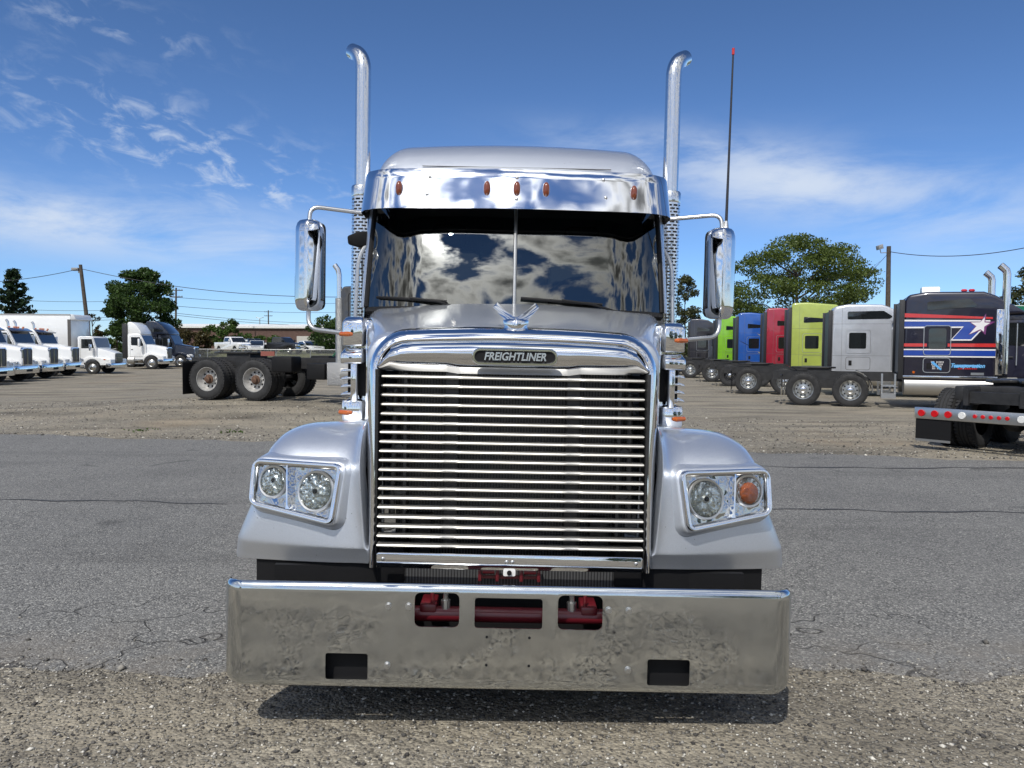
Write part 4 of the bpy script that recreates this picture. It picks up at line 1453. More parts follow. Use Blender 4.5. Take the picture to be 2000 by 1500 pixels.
def tractor(label, x, y, yaw, pm, style='high', xs=2.95, Ls=1.8, group=None, rim='chrome', hub='chrome', wheels_far=True, mud='black', chrome_fender=False, stack=None, front=True, hoodless=False,
            name='semi_truck', scale=1.0, win=True, skirt=True, rear_bar=False, trim=MIRB):
    t = thing(name, label, 'truck', (x, y, gz(x, y)), yaw, group)
    t.scale = (scale,) * 3
    xc = xs + Ls
    xw = xc + 1.42
    xf = xw + 1.50
    fa = xw + .52
    far_end = xf - .2
    # chassis
    for s in (-1, 1):
        obj('frame_rail', G().box(-.95, far_end, *sorted((s * .38, s * .46)), .80, 1.07), BLACKM, t)
    for cx in (-.9, .65, 2.2):
        obj('crossmember', G().box(cx, cx + .1, -.38, .38, .84, 1.03), BLACKM, t)
    g = G().prism(rpoly([(-.10, -.45), (.75, -.45), (.95, -.25), (.95, .25), (.75, .45), (-.10, .45), (-.45, .22), (-.10, .06), (-.10, -.06), (-.45, -.22)], .04, 2), 'xy', 1.17, 1.22)
    fw = obj('fifth_wheel', g, mat('greasy_plate', (.05, .048, .045), .45, .6, var=(6, .5)), t, bevel=.01)
    obj('fifth_wheel_mount', G().box(.1, .8, -.4, .4, 1.07, 1.17), BLACKM, fw)
    for ax in (0, 1.37):
        obj('axle', G().tube([(ax, -.9, .52), (ax, .9, .52)], .09, 10).ball((ax, 0, .54), .22, 12), BLACKM, t)
        for s in (-1, 1):
            if s < 0 or wheels_far:
                wheel(t, ax, s * .98, s, rim=rim, hub=hub)
    for s in (-1, 1):
        obj('suspension', G().box(.2, 1.1, *sorted((s * .48, s * .62)), .55, .80), BLACKM, t)
    for s in (-1, 1):
        if rear_bar:
            obj('mud_flap', G().box(-1.0, -.985, *sorted((s * .62, s * 1.20)), .14, .56), BLACK, t)
            obj('flap_weight', G().box(-1.004, -.98, *sorted((s * .62, s * 1.20)), .14, .18), SATIN, t)
        elif mud:
            f = obj('mud_flap', G().box(-.66, -.645, *sorted((s * .60, s * 1.20)), .12, .92), BLACK if mud == 'black' else CHROME, t)
            obj('flap_hanger', G().box(-.70, -.64, *sorted((s * .45, s * 1.20)), .92, .97), BLACKM, f)
        if chrome_fender:
            prof_ = arc(0, 0, .60, 20, 160, 10)
            for ax in (1.37,):
                g = G()
                g.loft([[(ax + a * 1.02, s * .78, .52 + b), (ax + a * 1.02, s * 1.2, .52 + b), (ax + a * 1.07, s * 1.2, .52 + b * 1.03), (ax + a * 1.07, s * .78, .52 + b * 1.03)] for a, b in arc(0, 0, .60, -5, 75, 8)])
                obj('quarter_fender', g, CHROME, t)
    # cab
    cabp = [(xc, .95), (xc, 2.72), (xc + .06, 2.84), (xc + .92, 2.86), (xc + 1.06, 2.78), (xw + .02, 1.97), (xw + .05, 1.85), (xw + .05, .80), (xc + .4, .62), (xc, .62)]
    cab = obj('cab', G().prism(cabp, 'xz', -1.04, 1.04), pm, t, bevel=.06, seg=3)
    nrm = Vector((2.78 - 1.97, 0, xw + .02 - xc - 1.06)).normalized()
    a, b = Vector((xc + 1.09, 0, 2.72)), Vector((xw + .0, 0, 2.02))
    g = G()
    for q in (a + nrm * .004, b + nrm * .004):
        g.v += [(q.x, -.93, q.z), (q.x, .93, q.z)]
    for q in (b + nrm * .012, a + nrm * .012):
        g.v += [(q.x, -.93, q.z), (q.x, .93, q.z)]
    g.f = [(6, 7, 5, 4), (0, 2, 3, 1), (0, 1, 7, 6), (2, 4, 5, 3), (0, 6, 4, 2), (1, 3, 5, 7)]
    obj('windscreen', g, CARGLASS, t)
    for s in (-1, 1):
        dw = rpoly([(xc + .30, 1.93), (xc + .30, 2.58), (xc + 1.0, 2.58), (xw - .16, 2.0), (xw - .2, 1.86), (xc + .75, 1.90)], .04, 3)
        ys = s * 1.04
        d = obj('door_seam', ring_g(rpoly([(xc + .22, 1.0), (xc + .22, 2.66), (xc + 1.02, 2.68), (xw - .06, 2.02), (xw - .06, 1.0)], .06, 4), ys, .014, s * .004), BLACK, t)
        obj('door_window', side_slab(dw, ys, s * .006), CARGLASS, t)
        obj('door_handle', G().box(xc + .30, xc + .44, *sorted((ys, ys + s * .03)), 1.55, 1.61), MIRB, t, bevel=.008)
        mr = obj('side_mirror', G().box(xw - .40, xw - .26, *sorted((s * 1.28, s * 1.50)), 1.78, 2.45), CHROME if pm is not WHITE else WHITE, t, bevel=.035)
        for za, zb_ in ((2.4, 2.38), (1.9, 1.86)):
            obj('mirror_arm', G().tube([(xw - .28, s * 1.0, za), (xw - .33, s * 1.4, zb_)], .018, 6), MIRB, mr)
        # tank and steps
        tk = obj('fuel_tank', G().lathe([(.28, xs + .05), (.31, xs + .07), (.31, xc + .55), (.28, xc + .57)], (0, s * .90, .72), (1, 0, 0), 24), ALU, t)
        for za in (.42, .74):
            obj('step', G().box(xc + .62, xc + 1.28, *sorted((s * .75, s * 1.08)), za, za + .07), SATIN, t)
    # sleeper or roof fairing
    if style in ('high', 'mid'):
        if style == 'high':
            sp = [(xs, .85), (xs, 3.84), (xs + .10, 3.95), (xs + .7, 3.97), (xc + .05, 3.86), (xc + .45, 3.60), (xc + .95, 3.05), (xc + 1.06, 2.82), (xc, 2.80), (xc, .85)]
        else:
            sp = [(xs, .85), (xs + .03, 3.25), (xs + .12, 3.42), (xs + .6, 3.50), (xc - .35, 3.48), (xc - .05, 3.36), (xc + .55, 2.98), (xc + .75, 2.83), (xc, 2.80), (xc, .85)]
        top = max(p[1] for p in sp)
        sl_ = obj('sleeper', G().prism(sp, 'xz', -1.20, 1.20), pm, t, bevel=.09, seg=3)
        obj('sleeper_back', G().box(xs - .05, xs + .005, -1.12, 1.12, .92, top - .25), MIRB, t)
        for s in (-1, 1):
            ys = s * 1.20
            obj('side_extender', G().box(xs - .12, xs + .03, *sorted((s * 1.13, s * 1.205)), .90, top - .22), trim, t, bevel=.01)
            if win:
                if style == 'high':
                    up = rpoly([(xs + .55, 3.02), (xs + .55, 3.30), (xs + 1.45, 3.22), (xs + 1.45, 3.06)], .05, 3)
                else:
                    up = rpoly([(xs + .55, 2.92), (xs + .55, 3.22), (xc - .30, 3.24), (xc + .02, 3.02), (xc - .1, 2.94)], .06, 3)
                obj('sleeper_window', side_slab(up, ys, s * .006), CARGLASS, t)
                lo = rpoly(rect(xs + .62, xs + 1.22, 1.82, 2.42), .06, 4)
                obj('sleeper_window', side_slab(lo, ys, s * .006), CARGLASS, t)
                obj('window_seam', ring_g(rpoly(rect(xs + .52, xs + 1.37, 1.64, 2.52), .09, 5), ys, .016, s * .004), SATIN if pm is not WHITE else BLACK, t)
                bd = obj('luggage_door_seam', ring_g(rpoly(rect(xs + .52, xs + 1.37, 1.02, 1.50), .09, 5), ys, .016, s * .004), MATS.get('seam_grey'), t)
                obj('luggage_latch', G().box(xs + .62, xs + .73, *sorted((ys, ys + s * .012)), 1.18, 1.37), BLACK, bd, bevel=.01)
                obj('panel_seam', G().box(xs + .36, xs + .368, *sorted((ys, ys + s * .003)), .9, top - .12), MATS.get('seam_grey'), t)
                for zz_ in (2.75, 1.55):
                    obj('panel_seam', G().box(xs + .05, xc - .05, *sorted((ys, ys + s * .003)), zz_, zz_ + .008), MATS.get('seam_grey'), t)
            if skirt:
                obj('side_skirt', G().box(xs + .05, xc + .5, *sorted((s * 1.10, s * 1.17)), .72, .90), pm if style == 'high' else SATIN, t, bevel=.015)
    elif style == 'fairing':
        sp = [(xc, 2.74), (xc, 3.70), (xc + .10, 3.80), (xc + .32, 3.80), (xc + .70, 3.55), (xc + 1.05, 3.05), (xc + 1.12, 2.80)]
        obj('roof_fairing', G().prism(sp, 'xz', -1.0, 1.0), pm, t, bevel=.08, seg=3)
        for s in (-1, 1):
            obj('side_extender', G().box(xc - .38, xc + .02, *sorted((s * 1.0, s * 1.10)), .9, 3.65), MIRB, t, bevel=.02)
    else:
        # plain day cab: rear window and roof lamps
        obj('rear_window', G().box(xc - .012, xc + .002, -.6, .6, 2.0, 2.5), CARGLASS, t)
        v = obj('roof_visor', G().prism([(xc + .98, 2.78), (xc + 1.30, 2.64), (xc + 1.31, 2.70), (xc + 1.0, 2.86)], 'xz', -1.0, 1.0), mat('navy_visor', (.03, .04, .08), .25, coat=1), t, bevel=.01)
        for yy in (-.7, -.2, 0, .2, .7):
            obj('roof_light', G().ball((xc + .95, yy, 2.90), .05, 8, (1.4, 1, .9)), AMBER, t)
    # hood
    if not hoodless:
        g = G()
        secs = []
        hf = .46
        for q in range(9):
            f = q / 8
            X = xw + (xf - xw) * f
            w = .96 + (hf - .96) * f ** .8
            zt = 1.99 - .26 * f ** 1.35
            zb = .95 - .12 * f
            pts = [(w * 1.02, zb), (w, zt - .22), (w * .95, zt - .08), (w * .80, zt - .015), (w * .4, zt + .012), (0, zt + .02)]
            pts = pts + [(-a_, b_) for a_, b_ in pts[-2::-1]]
            secs.append([(X, a_, b_) for a_, b_ in pts])
        g.loft(secs)
        obj('hood', g, pm, t, smooth=40)
        for s in (-1, 1):
            prof_ = [(xw - .12, .62), (xw - .12, 1.10), (fa - .50, 1.24), (fa - .2, 1.30), (fa + .12, 1.29), (fa + .45, 1.20), (xf - .12, 1.06), (xf - .02, .92), (xf, .70), (fa + .64, .66)] + arc(fa, .52, .62, 13, 167, 10)
            fd = obj('front_fender', G().prism(prof_, 'xz', *sorted((s * .48, s * 1.18))), pm, t, bevel=.07, seg=3)
            hl = obj('headlight', G().loft([[(xf - .36, s * 1.192, 1.10), (xf - .40, s * 1.19, 1.02), (xf - .30, s * 1.19, .90), (xf - .12, s * 1.19, .89), (xf - .10, s * 1.19, 1.0)],
                                            [(xf - .20, s * 1.02, 1.135), (xf - .2, s * 1.02, 1.0), (xf - .05, s * 1.02, .89), (xf + .03, s * 1.0, .88), (xf + .0, s * 1.0, 1.04)],
                                            [(xf - .10, s * .80, 1.12), (xf - .1, s * .8, 1.0), (xf, s * .80, .89), (xf + .04, s * .78, .88), (xf + .03, s * .78, 1.04)]]), WHITEL, t, smooth=40)
            obj('headlight_lens', G().ball((xf + .01, s * .90, .97), .07, 10), REFL, hl)
            obj('fog_light', G().box(xf + .02, xf + .06, *sorted((s * .80, s * .95)), .5, .58), WHITEL, t)
            wheel(t, fa, s * 1.02, s, front=True, dual=False, rim=rim)
        gr = obj('grille', G().box(xf - .05, xf + .03, -.40, .40, .86, 1.70), mat('grille_mesh', (.10, .10, .105), .4, .5, bump=(60, .6, .02)), t, bevel=.01)
        pr_ = rpoly([(-.43, .84), (.43, .84), (.45, 1.66), (.36, 1.75), (-.36, 1.75), (-.45, 1.66)], .03, 3)
        o1, o2 = offpoly(pr_, .015), offpoly(pr_, -.04)
        obj('grille_frame', G().loft([[(xf - .06, a_, b_) for a_, b_ in o1], [(xf + .05, a_, b_) for a_, b_ in o1], [(xf + .06, a_, b_) for a_, b_ in o2], [(xf - .03, a_, b_) for a_, b_ in o2]], cap=False), CHROME_S, gr)
        obj('grille_bar', G().box(xf + .02, xf + .06, -.025, .025, .86, 1.72), CHROME_S, gr)
        bp = [(xf - .45, 1.22), (xf + .02, 1.20), (xf + .14, .75), (xf + .14, -.75), (xf + .02, -1.20), (xf - .45, -1.22), (xf - .45, -1.1), (xf - .05, -1.1), (xf - .05, 1.1), (xf - .45, 1.1)]
        bu = obj('bumper', G().prism(bp, 'xy', .42, .82), CHROME, t, bevel=.03)
        obj('bumper_slot', G().box(xf + .12, xf + .145, -.28, .28, .52, .64), BLACK, bu)
    if stack:
        for s in ((-1, 1) if stack == 'both' else (-1,)):
            px_, py_ = xc - .04, s * 1.0
            sh = obj('exhaust_shield', G().lathe([(.10, .95), (.10, 2.55)], (px_, py_, 0), (0, 0, 1), 18), mat('perforated_shield', (.42, .42, .41), .4, .9, bump=(60, 1, .02)), t)
            obj('exhaust_pipe', G().tube([(px_, py_, 2.5), (px_, py_, 3.10), (px_ - .03, py_, 3.24), (px_ - .12, py_, 3.36)], .065, 14), STACKM, sh)
    if rear_bar:
        bar = obj('light_bar', G().box(-1.02, -.98, -1.22, 1.22, .53, .73), SATIN, t, bevel=.01)
        for y_, m_ in ((-1.10, REDL), (-.88, REDL), (-.66, REDL), (-.44, WHITEL), (.44, WHITEL), (.66, REDL), (.88, REDL), (1.10, REDL)):
            obj('tail_light', G().lathe([(.055, 0), (.060, -.012), (.054, -.022)], (-1.02, y_, .63), (1, 0, 0), 18), m_, bar)
        for y_ in (-.24, -.12, 0, .12, .24):
            obj('identification_light', G().lathe([(.033, 0), (.034, -.012), (.026, -.020)], (-1.02, y_, .63), (1, 0, 0), 14), REDL, bar)
    return t


# ---------- right row, all facing right, backs of their sleepers to the lane
row = 'sleeper trucks parked in a row along the right side'
P_NAVY = paint('navy_paint', (.012, .012, .028), .2)
P_SILV = paint('light_silver_paint', (.50, .52, .56), .35)
P_OLIVE = paint('pale_olive_paint', (.36, .43, .085))
P_RED = paint('crimson_paint', (.32, .014, .035))
P_BLUE = paint('blue_paint', (.014, .085, .36))
P_LIME = paint('lime_paint', (.20, .47, .022))
P_CHAR = paint('charcoal_paint', (.035, .035, .045), .3)
PI2 = math.pi / 2


def rowtruck(label, X_, Y_, yaw, pm, style, **kw):
    """X_, Y_ = where the outer face of the rear wheel stands"""
    a_ = R(yaw)
    return tractor(label, X_ - 1.13 * math.sin(a_), Y_ + 1.13 * math.cos(a_), a_, pm, style, group=row, **kw)


nav = rowtruck('navy sleeper truck with red, white and blue stripes and a white star', 9.18, 24.2, -22.5, P_NAVY, 'mid', xs=2.78, Ls=2.42, rim='chrome', chrome_fender=True, stack=None, win=False, mud='chrome')
rowtruck('light silver sleeper truck parked between the striped navy truck and the olive truck', 9.33, 30.3, -17, P_SILV, 'mid', xs=3.0, Ls=2.1, chrome_fender=True, stack='both')
rowtruck('pale olive green sleeper truck beside the light silver truck', 10.45, 36.8, -15, P_OLIVE, 'high', xs=2.71, Ls=1.9, rim='black')
rowtruck('crimson red high roof sleeper truck between the olive and blue trucks', 10.8, 41.5, -13.5, P_RED, 'high', xs=2.75, Ls=1.7)
blu = rowtruck('royal blue sleeper truck with gold swoosh decals beside the red truck', 10.88, 46.9, -11.5, P_BLUE, 'high', xs=2.77, Ls=1.75)
rowtruck('bright lime green sleeper truck parked beyond the blue truck', 10.98, 52.0, -10, P_LIME, 'high', xs=2.8, Ls=1.75)
rowtruck('charcoal high roof sleeper truck with sloping aerodynamic roof beyond the lime truck', 10.9, 58.0, -16, P_CHAR, 'high', xs=2.4, Ls=1.3)

# gold swooshes on the blue sleeper
GOLD = mat('gold_decal', (.55, .42, .12), .35)
for (x0, z0, x1, z1, w) in ((3.85, 2.72, 4.5, 2.45, .05), (3.9, 1.65, 4.45, 1.35, .06), (2.82, 2.35, 3.5, 1.95, .04)):
    pts = [(x0, z0)] + [(x0 + (x1 - x0) * k / 6, z0 + (z1 - z0) * (k / 6) ** .7 + w * math.sin(math.pi * k / 6)) for k in range(1, 6)] + [(x1, z1)] + [(x0 + (x1 - x0) * k / 6, z0 + (z1 - z0) * (k / 6) ** .7) for k in range(5, 0, -1)]
    obj('swoosh_decal', side_slab(pts, -1.20, -.005), GOLD if x0 > 3 else BLACK, blu)

# livery, windows, stacks of the navy truck
NXS = 2.78


def nv(px_, py_):
    """photo position on the sleeper side -> local x, z"""
    return (NXS + (px_ - 1752) / 74.0, 1.78 + (683 - py_) / 65.5)


Q = .1333333


def cr(a, b):
    return nv(1740 + a * Q, 560 + b * Q)


D_RED = mat('decal_red', (.52, .022, .02), .3, coat=1)
D_WHT = mat('decal_white', (.75, .73, .74), .3, coat=1)
D_BLU = mat('decal_blue', (.008, .045, .30), .3, coat=1)
D_PUR = mat('decal_purple', (.16, .03, .14), .3, coat=1)


def decal(nm, pts, m, lift):
    return obj(nm, side_slab([cr(*p) for p in pts], -1.2, -lift), m, nav)


L0, R0 = 104, 1415
decal('stripe', [(L0, 385), (1365, 455), (1365, 480), (L0, 445)], D_RED, .004)
decal('stripe', [(L0, 480), (1330, 497), (1330, 518), (L0, 505)], D_WHT, .004)
decal('stripe', [(L0, 507), (1130, 520), (1205, 640), (1075, 770), (805, 770), (960, 582), (L0, 582)], D_BLU, .004)
decal('stripe', [(L0, 584), (400, 584), (400, 606), (L0, 606)], D_WHT, .006)
decal('stripe', [(775, 584), (962, 584), (945, 604), (775, 604)], D_WHT, .006)
decal('stripe', [(962, 584), (945, 604), (800, 770), (775, 785), (940, 600)], D_WHT, .007)
decal('stripe', [(785, 768), (1070, 768), (1078, 786), (770, 786)], D_WHT, .006)
decal('stripe', [(1070, 768), (1195, 632), (1208, 645), (1080, 786)], D_WHT, .007)
decal('stripe', [(L0, 828), (442, 828), (442, 874), (L0, 874)], D_RED, .004)
decal('stripe', [(742, 828), (R0, 828), (R0, 878), (742, 874)], D_RED, .004)
decal('stripe', [(L0, 908), (R0, 908), (R0, 928), (L0, 926)], D_WHT, .004)
decal('stripe', [(L0, 930), (R0, 930), (R0, 1006), (L0, 1006)], D_BLU, .004)
decal('stripe', [(L0, 1010), (R0, 1010), (R0, 1028), (L0, 1026)], D_WHT, .004)
star = [(1270, 400), (1262, 515), (1400, 518), (1282, 590), (1268, 705), (1205, 640), (1030, 705), (1125, 585), (1040, 520), (1190, 520)]
decal('star_outline', star, D_PUR, .009)
star = [(1252, 455), (1250, 528), (1330, 535), (1248, 588), (1245, 660), (1195, 625), (1045, 695), (1140, 580), (1060, 528), (1192, 525)]
decal('star', star, D_WHT, .012)
for pts, nm in (([(425, 225), (1040, 190), (1140, 275), (1120, 305), (435, 345)], 'upper_window'), ([(465, 610), (720, 610), (720, 905), (465, 905)], 'lower_window')):
    p2 = rpoly([cr(*p) for p in pts], .07, 4)
    obj(nm, side_slab(p2, -1.2, -.014), CARGLASS, nav)
obj('window_seam', ring_g(rpoly([cr(*p) for p in ((395, 570), (785, 570), (785, 1000), (395, 1000))], .10, 5), -1.2, .02, -.016), SATIN, nav)
ld = obj('luggage_door_seam', ring_g(rpoly([cr(*p) for p in ((395, 1038), (785, 1038), (785, 1250), (395, 1250))], .10, 5), -1.2, .02, -.012), SATIN, nav)
obj('luggage_latch', side_slab([cr(*p) for p in ((445, 1115), (505, 1115), (505, 1195), (445, 1195))], -1.2, -.014), BLACK, ld)
for k, (a, b, w) in enumerate(((600, 1100, 180), (598, 1132, 160), (595, 1162, 130), (595, 1192, 130))):
    c0 = cr(a, b)
    mw = Matrix.Translation((c0[0], -1.208, c0[1])) @ Matrix.Rotation(PI2, 4, 'X')
    text_obj('door_lettering', ['III IIIIII', 'IIIII IIII', 'III IIIII', 'III IIII'][k], .075, D_WHT, ld, mw, extrude=.001, width=w * Q / 74.0)
SKY_B = mat('decal_sky_blue', (.10, .36, .72), .4)
decal('blue_slash', [(512, 1092), (545, 1090), (662, 1195), (662, 1215), (640, 1210), (520, 1118)], SKY_B, .016)
decal('name_flourish', [(832, 1140), (1000, 1132), (1210, 1140), (1225, 1162), (1010, 1160), (880, 1168), (845, 1180)], SKY_B, .006)
c0 = cr(1030, 1148)
text_obj('name_script', 'Transportation', .17, mat('decal_script', (.16, .44, .78), .4), nav, Matrix.Translation((c0[0], -1.208, c0[1])) @ Matrix.Rotation(PI2, 4, 'X'), extrude=.001, shear=.35, bold=.004, width=.86)
for k in range(11):
    a = 900 + k * 25
    decal('tagline_mark', [(a, 1180), (a + 14, 1180), (a + 12, 1198), (a - 2, 1198)], D_RED, .006)
decal('name_plate', [(1082, 1245), (1265, 1245), (1265, 1280), (1082, 1280)], SATIN, .008)
c0 = cr(258, 1250)
obj('side_marker_light', G().lathe([(.04, 0), (.035, .02)], (c0[0], -1.2, c0[1]), (0, -1, 0), 12), AMBER, nav)
a, b = cr(100, 1300), cr(1455, 1332)
obj('lower_trim', G().box(a[0], b[0], -1.22, -1.16, b[1], a[1]), CHROME, nav, bevel=.008)
for sx in (-1, 1):
    a = cr(1480, 0)[0]
    obj('exhaust_fairing', G().box(cr(1412, 0)[0], cr(1515, 0)[0], *sorted((sx * 1.08, sx * 1.24)), cr(0, 1275)[1], cr(0, 345)[1]), CHROME, nav, bevel=.02)
    xx = cr(1548, 0)[0]
    zt_ = cr(0, -170)[1]
    st = obj('exhaust_stack', G().tube([(xx, sx * 1.12, 1.1), (xx, sx * 1.12, zt_ - .05), (xx - .03, sx * 1.12, zt_ + .07), (xx - .14, sx * 1.12, zt_ + .18), (xx - .18, sx * 1.12, zt_ + .21)], .105, 18), CHROME_S, nav, smooth=50)
    obj('stack_mouth', G().tube([(xx - .176, sx * 1.12, zt_ + .206), (xx - .185, sx * 1.12, zt_ + .214)], .095, 16), BLACK, st)
    obj('grab_handle', G().tube([(xx + .30, sx * 1.10, 1.35), (xx + .30, sx * 1.10, 2.55)], .018, 8), SATIN, nav)
for dx in (.95, 1.15):
    obj('roof_beacon', G().ball((NXS + .7 + dx, -.5, 3.56), .07, 8, (1.3, 1, .7)), REDL, nav)
obj('roof_unit', G().loft([[(NXS + .55, y_, z_) for y_, z_ in ((-.3, 3.48), (.3, 3.48), (.2, 3.72), (-.2, 3.72))], [(NXS + 1.05, y_, z_) for y_, z_ in ((-.3, 3.48), (.3, 3.48), (.2, 3.72), (-.2, 3.72))]]), WHITE, nav, bevel=.03)
for k in (-1, 1):
    obj('step_ladder', G().box(2.22, 2.27, k * 1.0 - .12, k * 1.0 + .12, .30, 1.05).box(2.58, 2.63, k * 1.0 - .12, k * 1.0 + .12, .30, 1.05).box(2.22, 2.63, k * 1.0 - .14, k * 1.0 + .14, .30, .46).box(2.22, 2.63, k * 1.0 - .14, k * 1.0 + .14, .66, .72), SATIN, nav)

# ---------- chassis with the light bar, cut by the right edge
hd = math.atan2(1.0, 1.3)
bx_, by_ = 7.83, 12.50
ux, uy = math.cos(hd), math.sin(hd)
rb = tractor('black bare truck chassis with a steel light bar of round red tail lights', bx_ + ux * 1.0, by_ + uy * 1.0, hd, P_CHAR, 'day', xs=5.2, Ls=0.0, group=None, rim='chrome', rear_bar=True, mud='black')
obj('frame_end_plate', G().prism([(-.95, -.6), (-.3, -.6), (.2, -.46), (.2, .46), (-.3, .6), (-.95, .6), (-.95, .46), (-.45, .40), (-.45, -.40), (-.95, -.46)], 'xy', .88, 1.12), BLACKM, rb, bevel=.02)

# ---------- grey day cab on the left
GREYP = paint('dark_grey_paint', (.045, .045, .044), .2)
ya = R(-15)
gd = tractor('dark grey day cab truck with perforated exhaust shield and bare rear frame', -7.78, 21.4, ya, GREYP, 'day', xs=3.75, Ls=0.0, rim='steel', hub='rust', stack='one', scale=1.03)
for s in (-1, 1):
    obj('quarter_fender', G().box(1.92, 2.5, *sorted((s * .70, s * 1.2)), .72, 1.12), BLACK, gd, bevel=.05)
    obj('battery_box', G().box(2.85, 3.35, *sorted((s * .65, s * 1.1)), .55, .95), BLACK, gd, bevel=.03)
    obj('deck_step', G().box(3.45, 4.5, *sorted((s * .6, s * 1.18)), .42, .98), mat('tread_plate', (.42, .42, .42), .4, .8, bump=(80, 1, .02)), gd, bevel=.02)
obj('id_plate', G().box(1.25, 1.65, -.60, -.585, 1.12, 1.24), mat('red_grey_plate', (.25, .08, .06), .6), gd)
for k, m_ in enumerate(((.02, .12, .06), (.12, .12, .12), (.02, .02, .02), (.12, .02, .02))):
    yy = -.3 + .18 * k
    obj('air_hose', G().tube([(3.70, yy, 2.0), (3.45, yy - .05, 2.15 - .05 * k), (3.28, yy, 1.7), (3.30, yy + .03, 1.30), (3.15, yy, 1.12)], .022, 6), mat('hose_%d' % k, m_, .6), gd)

# ---------- white day cabs on the left edge
wg = 'white day cab trucks parked nose out in a row'
lw = ['white day cab truck beside the open gravel, first of the nose-out row', 'white day cab truck second in the nose-out row', 'white day cab truck third in the nose-out row', 'white day cab truck parked next to the white box truck']
for k, (px_, Y_) in enumerate(((0, 36.0), (52, 39.8), (104, 43.6), (147, 48.0))):
    X_ = (px_ - 1000) * Y_ / 1500
    a_ = R(4)
    xf_ = 3.6 + 1.42 + 1.5
    tractor(lw[k], X_ - xf_ * math.cos(a_), Y_ - xf_ * math.sin(a_), a_, WHITE, 'day', xs=3.6, Ls=0.0, stack='both', group=wg, rim='chrome')
# white truck with tall roof fairing and a dark blue one beyond it
Y_ = 62.0
X_ = -702 * Y_ / 1500
tractor('white truck with tall roof fairing parked left of the chain link fence', X_ - 5.7, Y_ + 1.0, R(2), WHITE, 'fairing', xs=3.6, Ls=0.0)
tractor('dark blue truck with tall curved roof fairing behind the white fairing truck', X_ - 5.3, Y_ + 5.2, R(2), paint('deep_blue_paint', (.008, .012, .026), .2), 'high', xs=2.8, Ls=.9)


